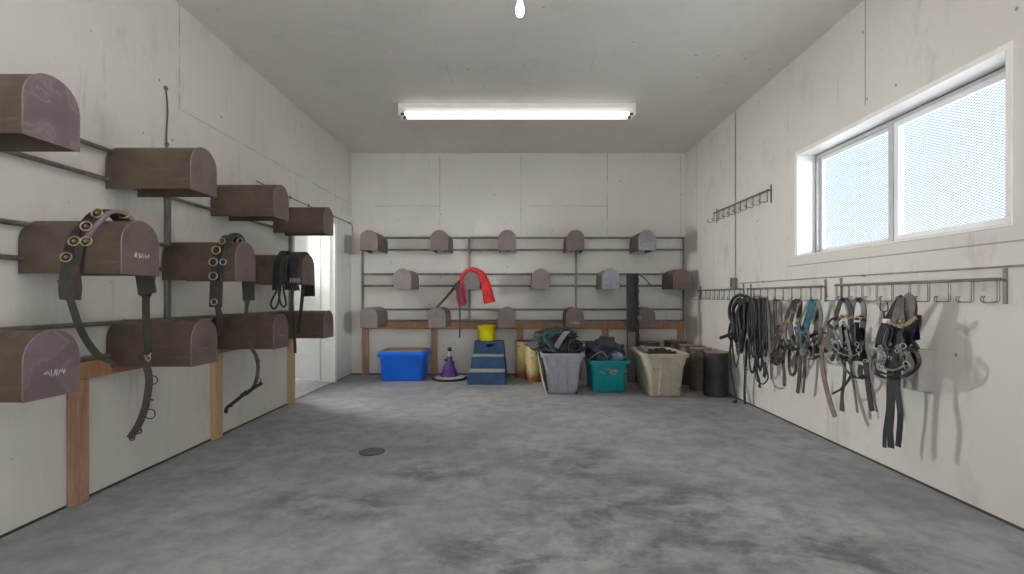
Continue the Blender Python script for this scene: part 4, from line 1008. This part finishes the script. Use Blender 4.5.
# rolled blanket with a spiral end
rb = thing('rolled_blanket', 'rolled dark plaid blanket with its spiral end showing at the right of the grey tote', 'blanket', (.60, 5.3, .50), R(12), BGx)
bm = new(); pts = []
for i in range(60):
    a = i * .32; r_ = .018 + .0042 * i * .36; pts.append((r_ * math.cos(a), r_ * math.sin(a)))
rings_ = []
for (a, b) in pts: 
    l = math.hypot(a, b); u = (a / l, b / l)
    rings_.append([V((a, -.20, b + .0)), V((a, .16, b)), V((a - u[0] * .009, .16, b - u[1] * .009)), V((a - u[0] * .009, -.20, b - u[1] * .009))])
loft(bm, rings_); obj('roll', bm, 'fab_black', rb, smooth='auto')
bm = new(); tube(bm, [V((a, -.201, b)) for a, b in pts[14:]], .002, 5); obj('binding', bm, 'fab_grey', rb, smooth=True)
bm = new(); q = cr([P(556, 348, 5.1), P(560, 341, 5.1), P(565, 334, 5.15), P(568, 332, 5.2)], 5); strap(bm, q, .055, .02, (1, 0, 0)); tag(obj('grey_pad', bm, 'fab_grey', smooth='auto', bevel=.006), 'light grey folded girth pad across the middle of the grey tote heap', 'pad', BGx)
crumple('horse_blanket', 'charcoal blanket tucked along the front rim of the grey tote', 'blanket', (.47, 5.22, .455), (.185, .12, .085), 'fab_black', 9, .4, group=BGx)
crumple('horse_blanket', 'navy quilted blanket heaped in the teal tote', 'blanket', (1.0, 5.38, .43), (.205, .2, .145), 'fab_navy', 4, .4, group=BGx)
crumple('saddle_cloth', 'pale blue cloth at the right front of the teal tote', 'cloth', (1.11, 5.225, .375), (.075, .06, .055), 'fab_blue', 6, .3, group=BGx)
bm = new(); strap(bm, cr([P(590, 359, 5.2), P(596, 354, 5.18), P(602, 352, 5.18), P(607, 358, 5.18), P(608, 361, 5.18)], 4), .012, .01, (0, 1, 0)); tag(obj('grey_binding', bm, 'fab_grey', smooth='auto'), 'light grey binding strap lying on the navy blanket in the teal tote', 'strap')
crumple('leather_gear', 'dark brown heap of gear sunk in the beige tote', 'gear', (1.58, 5.22, .375), (.175, .22, .085), 'fab_brown', 8, .5)
crumple('leather_gear', 'dark padded piece sticking up at the left rear of the beige tote', 'gear', (1.43, 5.32, .43), (.065, .14, .06), 'fab_grey', 12, .35)

# pale tub standing behind the totes
tu = thing('tub', 'pale tub with a dark rim on the floor behind the grey and teal totes', 'tub', (.95, 5.98, .001))
bm = new(); lathe(bm, [(.14, 0), (.145, .01), (.175, .46), (.170, .46), (.138, .02), (.02, .02)], n=36); obj('tub_body', bm, 'pad_white', tu, smooth='auto')
bm = new(); ring(bm, (0, 0, .462), (0, 0, 1), .176, .009, 36, 8); obj('rim', bm, 'black', tu, smooth=True)

# leaning dark steel channel
ch = thing('steel_channel', 'tall black steel channel leaning near the back wall between teal and beige totes', 'steel channel', (1.416, 5.74, 0.001))
bm = new(); hh = 1.34
poly = [(-.069, -.0), (-.069, -.055), (-.063, -.055), (-.063, -.006), (.063, -.006), (.063, -.055), (.069, -.055), (.069, 0)]
prism(bm, [(a, b) for a, b in poly], lambda a, b: (a, b, 0), lambda a, b: (a, b + .05, hh)); obj('channel', bm, 'channel', ch)
bm = new(); box(bm, (-.069, -.05, 0.01), (.02, -.045, .62)); obj('plate', bm, 'leather_grey', ch)
bm = new()
q = []
for i in range(26): q.append(V((.055 + .010 * math.sin(i * 1.9), -.065 + .035 * i / 25, .25 + i * .042)))
tube(bm, q, .009, 6); obj('knotted_cord', bm, 'black', ch, smooth=True)
bm = new(); tube(bm, cr([(.06, -.03, 1.33), (.10, -.03, 1.31), (.16, -.02, 1.26), (.22, -.02, 1.19)], 4), .006, 6); obj('wire_tail', bm, 'black', ch, smooth=True)
bm = new(); ring(bm, (.065, -.075, .80), (0, -1, 0), .018, .005); obj('clip', bm, 'nickel', ch, smooth=True)

# ---------------------------------------------------------------- hoof stand
hs = thing('hoof_stand', 'purple cone-shaped hoof stand with black cap on a pale round base', 'hoof stand', (-.88, 5.98, 0.001))
bm = new(); lathe(bm, [(.222, 0), (.226, .012), (.215, .022), (.20, .024), (.19, .014)], n=40); obj('base_rim', bm, 'black', hs, smooth='auto')
bm = new(); lathe(bm, [(.20, .012), (.20, .026), (.16, .034), (.12, .036)], n=40); obj('base', bm, 'pad_white', hs, smooth='auto')
bm = new(); n = 40; rings_ = []
for r_, z in ((.112, .034), (.106, .05), (.076, .12), (.044, .195), (.037, .21), (.036, .284), (.032, .288)):
    rings_.append([V(((r_ + (.006 if j % 5 == 0 else 0) * (1 if z < .2 else 0)) * math.cos(2 * math.pi * j / n), (r_ + (.006 if j % 5 == 0 else 0) * (1 if z < .2 else 0)) * math.sin(2 * math.pi * j / n), z)) for j in range(n)])
loft(bm, rings_); obj('cone', bm, 'purple', hs, smooth='auto')
bm = new(); lathe(bm, [(.022, .28), (.022, .362)], n=20); obj('post', bm, 'pad_white', hs, smooth='auto')
bm = new(); lathe(bm, [(.026, .355), (.027, .392), (.022, .402), (.01, .405)], n=20); obj('cap', bm, 'black', hs, smooth='auto')
for a, z, r_ in ((-.055, .245, .012), (.055, .215, .018)):
    bm = new(); tube(bm, [(a * .5, -.02, z), (a, -.035, z)], r_, 8); obj('knob', bm, 'black', hs, smooth='auto')

# ---------------------------------------------------------------- mounting block
mb = thing('mounting_block', 'dusty blue three-step plastic mounting block with pale treads', 'mounting block', (-.375, 5.57, 0.001))
W0 = .232
def hw(z): return W0 - .045 * z / .48
steps = [(0.0, .155), (.215, .315), (.43, .478)]   # y front, z top
yend = .66
bm = new()
# side cheeks as stepped solids, front faces and treads
for s in (-1, 1):
    prof = [(0, 0), (0.006, .155), (.215, .155), (.221, .315), (.43, .315), (.436, .478), (yend - .03, .478), (yend, 0)]
    ring_o = [V((s * hw(z), y_, z)) for y_, z in prof]; ring_i = [V((s * (hw(z) - .008), y_, z)) for y_, z in prof]
    loft(bm, [ring_o, ring_i])
def quadbox(y0, z0, y1, z1, th=.006):
    loft(bm, [[V((-hw(z0), y0, z0)), V((hw(z0), y0, z0)), V((hw(z0), y0 + th, z0)), V((-hw(z0), y0 + th, z0))], [V((-hw(z1), y1, z1)), V((hw(z1), y1, z1)), V((hw(z1), y1 + th, z1)), V((-hw(z1), y1 + th, z1))]])
quadbox(0, 0, .006, .155); quadbox(.215, .155, .221, .315)
# top riser with an open hand hole
z0, z1, ya_, = .315, .478, .433
hx0, hx1, hz0, hz1 = -.035, .055, .405, .445
for (x0, x1, za_, zb_) in ((-hw(z0), hx0, z0, z1), (hx1, hw(z0), z0, z1), (hx0, hx1, z0, hz0), (hx0, hx1, hz1, z1)):
    def cl(x, z): return max(-hw(z), min(hw(z), x))
    loft(bm, [[V((cl(x0, za_), ya_, za_)), V((cl(x1, za_), ya_, za_)), V((cl(x1, za_), ya_ + .006, za_)), V((cl(x0, za_), ya_ + .006, za_))], [V((cl(x0, zb_), ya_ + .003, zb_)), V((cl(x1, zb_), ya_ + .003, zb_)), V((cl(x1, zb_), ya_ + .009, zb_)), V((cl(x0, zb_), ya_ + .009, zb_))]])
box(bm, (-hw(.478), .436, .472), (hw(.478), yend - .03, .478))
quadbox(yend - .006, 0, yend - .036, .478)
obj('body', bm, 'step_blue', mb, bevel=.002)
for y0, y1, z in ((-.004, .220, .155), (.211, .437, .315)):
    bm = new(); box(bm, (-hw(z) + .006, y0, z - .008), (hw(z) - .006, y1, z + .004)); obj('tread', bm, 'step_tread', mb, bevel=.002)

# yellow bucket
yb = thing('bucket', 'bright yellow plastic bucket standing on the blue mounting block', 'bucket', (-.415, 6.12, .480))
bm = new(); lathe(bm, [(.09, 0), (.094, .01), (.112, .15), (.116, .152), (.118, .17), (.122, .172), (.125, .20), (.121, .203), (.117, .198), (.090, .012), (.02, .010)], n=36); obj('tub', bm, 'yellow', yb, smooth='auto')
bm = new(); ring(bm, (0, 0, .168), (0, 0, 1), .121, .004, 36, 6); obj('rim', bm, 'yellow', yb, smooth=True)
bm = new(); ring(bm, (0, .0, .178), (0, .35, 1), .128, .0025, 30, 5, 0, math.pi); obj('handle', bm, 'galv', yb, smooth=True)

# ---------------------------------------------------------------- red cloth over the grey rack
xc, zb2 = -.588, ZR[1] - .004
rc = thing('red_cloth', 'red nylon cloth draped over the pale grey rack on the back wall', 'cloth', (xc, 6.0, zb2 + RH))
def cloth(path, y0, y1, m, name, thick=.010, seed=0, fold=.012, n=10, flare=None):
    bm = new(); q = cr(path, 5); rows = []
    for i, p in enumerate(q):
        t_ = i / (len(q) - 1); row = []
        T = (q[min(i + 1, len(q) - 1)] - q[max(i - 1, 0)]).normalized(); nn = V((T.z, 0, -T.x))
        for j in range(n + 1):
            u = j / n; yy = y0 + (y1 - y0) * u
            k = fold * noise.noise(V((t_ * 4, u * 5, seed))) * 2 * (flare(t_) if flare else 1)
            row.append(V((p.x, yy + .01 * math.sin(t_ * 9 + seed), p.z)) + nn * k)
        rows.append(row)
    loft(bm, rows, loop=False, caps=False)
    bmesh.ops.solidify(bm, geom=bm.faces[:], thickness=thick)
    return sub(obj(name, bm, m, smooth='auto'), rc)
def A2(px, py, y=5.83): return P(px, py, y)
rr = .108 + .008
ap = [V((xc - rr, 0, zb2 - .03)), V((xc - rr, 0, zb2 + .145))] + [V((xc + rr * math.cos(a), 0, zb2 + .145 + rr * math.sin(a))) for a in (R(150), R(120), R(90), R(60), R(30), R(8))]
def fix(lst): return [V((p.x, 0, p.z)) for p in lst]
def slab(path, th, y0, y1, m, name, seed=0, n=9, fold=.014):
    """thick soft cloth band: path in the wall plane, th metres thick at each path point"""
    q = cr(path, 5); bm = new(); rows = []
    L_ = len(q); out = []; inn = []
    for i, p in enumerate(q):
        f = i / (L_ - 1) * (len(th) - 1); a = int(min(f, len(th) - 2)); t_ = th[a] + (th[a + 1] - th[a]) * (f - a)
        T = (q[min(i + 1, L_ - 1)] - q[max(i - 1, 0)]).normalized(); nn = V((T.z, 0, -T.x))
        row = []
        for sd in (1, -1):
            for j in range(n + 1):
                u = j / n if sd > 0 else 1 - j / n
                edge = 1 - abs(2 * u - 1) ** 4 * .35
                k = fold * noise.noise(V((i * .25, u * 4 + sd, seed))) * min(1, t_ / .08)
                row.append(V((p.x, y0 + (y1 - y0) * u, p.z)) + nn * (sd * t_ / 2 * edge + k))
        rows.append(row)
    loft(bm, rows)
    return sub(obj(name, bm, m, smooth='auto'), rc)
slab(fix([A2(462.5, 288), A2(461.5, 279), A2(465, 272.5), A2(471, 269.2), A2(477.5, 271), A2(482.5, 277), A2(485.5, 285), A2(487.5, 294), A2(489.5, 303)]),
     [.045, .045, .045, .048, .06, .09, .115, .13, .14], 5.79, 6.00, 'red', 'cloth_body', 2)
slab(fix([A2(462, 284), A2(460, 290), A2(460.5, 297), A2(461.5, 303), A2(462, 306)]), [.08, .10, .11, .10, .05], 5.775, 5.97, 'crimson', 'folded_end', 5)
sgt = thing('surcingle_strap', 'long black strap slanting down left from the red cloth with a second end hanging down', 'strap', P(458, 286, 5.8))
bm = new(); q = cr([P(460, 281, 5.79), P(455, 287, 5.77), P(449, 294, 5.75), P(443, 301, 5.73), P(436, 308, 5.72)], 4); strap(bm, q, [.055 - .002 * i for i in range(len(q))], .008, (.6, 0, 1)); sub(obj('strap', bm, 'leather_gr'), sgt)
bm = new(); strap(bm, cr([P(457, 283, 5.77), P(458, 292, 5.765), P(459.5, 304, 5.77), P(460, 320, 5.77), P(459.6, 338, 5.77)], 4), [.06] * 4 + [.04] * 4 + [.020] * 9, .008, (1, 0, 0)); sub(obj('hanging_end', bm, 'leather_br'), sgt)

# every loose piece of these small fittings becomes a part of its own
def islands(me):
    par = list(range(len(me.vertices)))
    def find(a):
        while par[a] != a: par[a] = par[par[a]]; a = par[a]
        return a
    for e_ in me.edges:
        a, b = find(e_.vertices[0]), find(e_.vertices[1])
        if a != b: par[a] = b
    out = {}
    for p in me.polygons: out.setdefault(find(p.vertices[0]), []).append(p)
    return list(out.values())
for o in list(COL.objects):
    if o.type != 'MESH' or o.name.split('.')[0] not in ('buckle', 'keeper', 'mud_stain', 'lamp_holder', 'foot', 'handle', 'mounting_tab', 'hanging_strap', 'latch', 'curb_chain'): continue
    if o.parent and o.parent.name.startswith('saddle_rack'): continue
    src = o.data; isl = islands(src)
    if len(isl) < 2: continue
    for i, polys in enumerate(isl):
        ids = sorted({v for p in polys for v in p.vertices}); mp = {v: k_ for k_, v in enumerate(ids)}
        me = bpy.data.meshes.new(o.name.split('.')[0])
        me.from_pydata([src.vertices[v].co for v in ids], [], [[mp[v] for v in p.vertices] for p in polys])
        for m_ in src.materials: me.materials.append(m_)
        for a, b in zip(me.polygons, polys): a.use_smooth = b.use_smooth
        if i == 0: first = me
        else:
            c = o.copy(); c.data = me; COL.objects.link(c)
    o.data = first
bpy.context.view_layer.update()
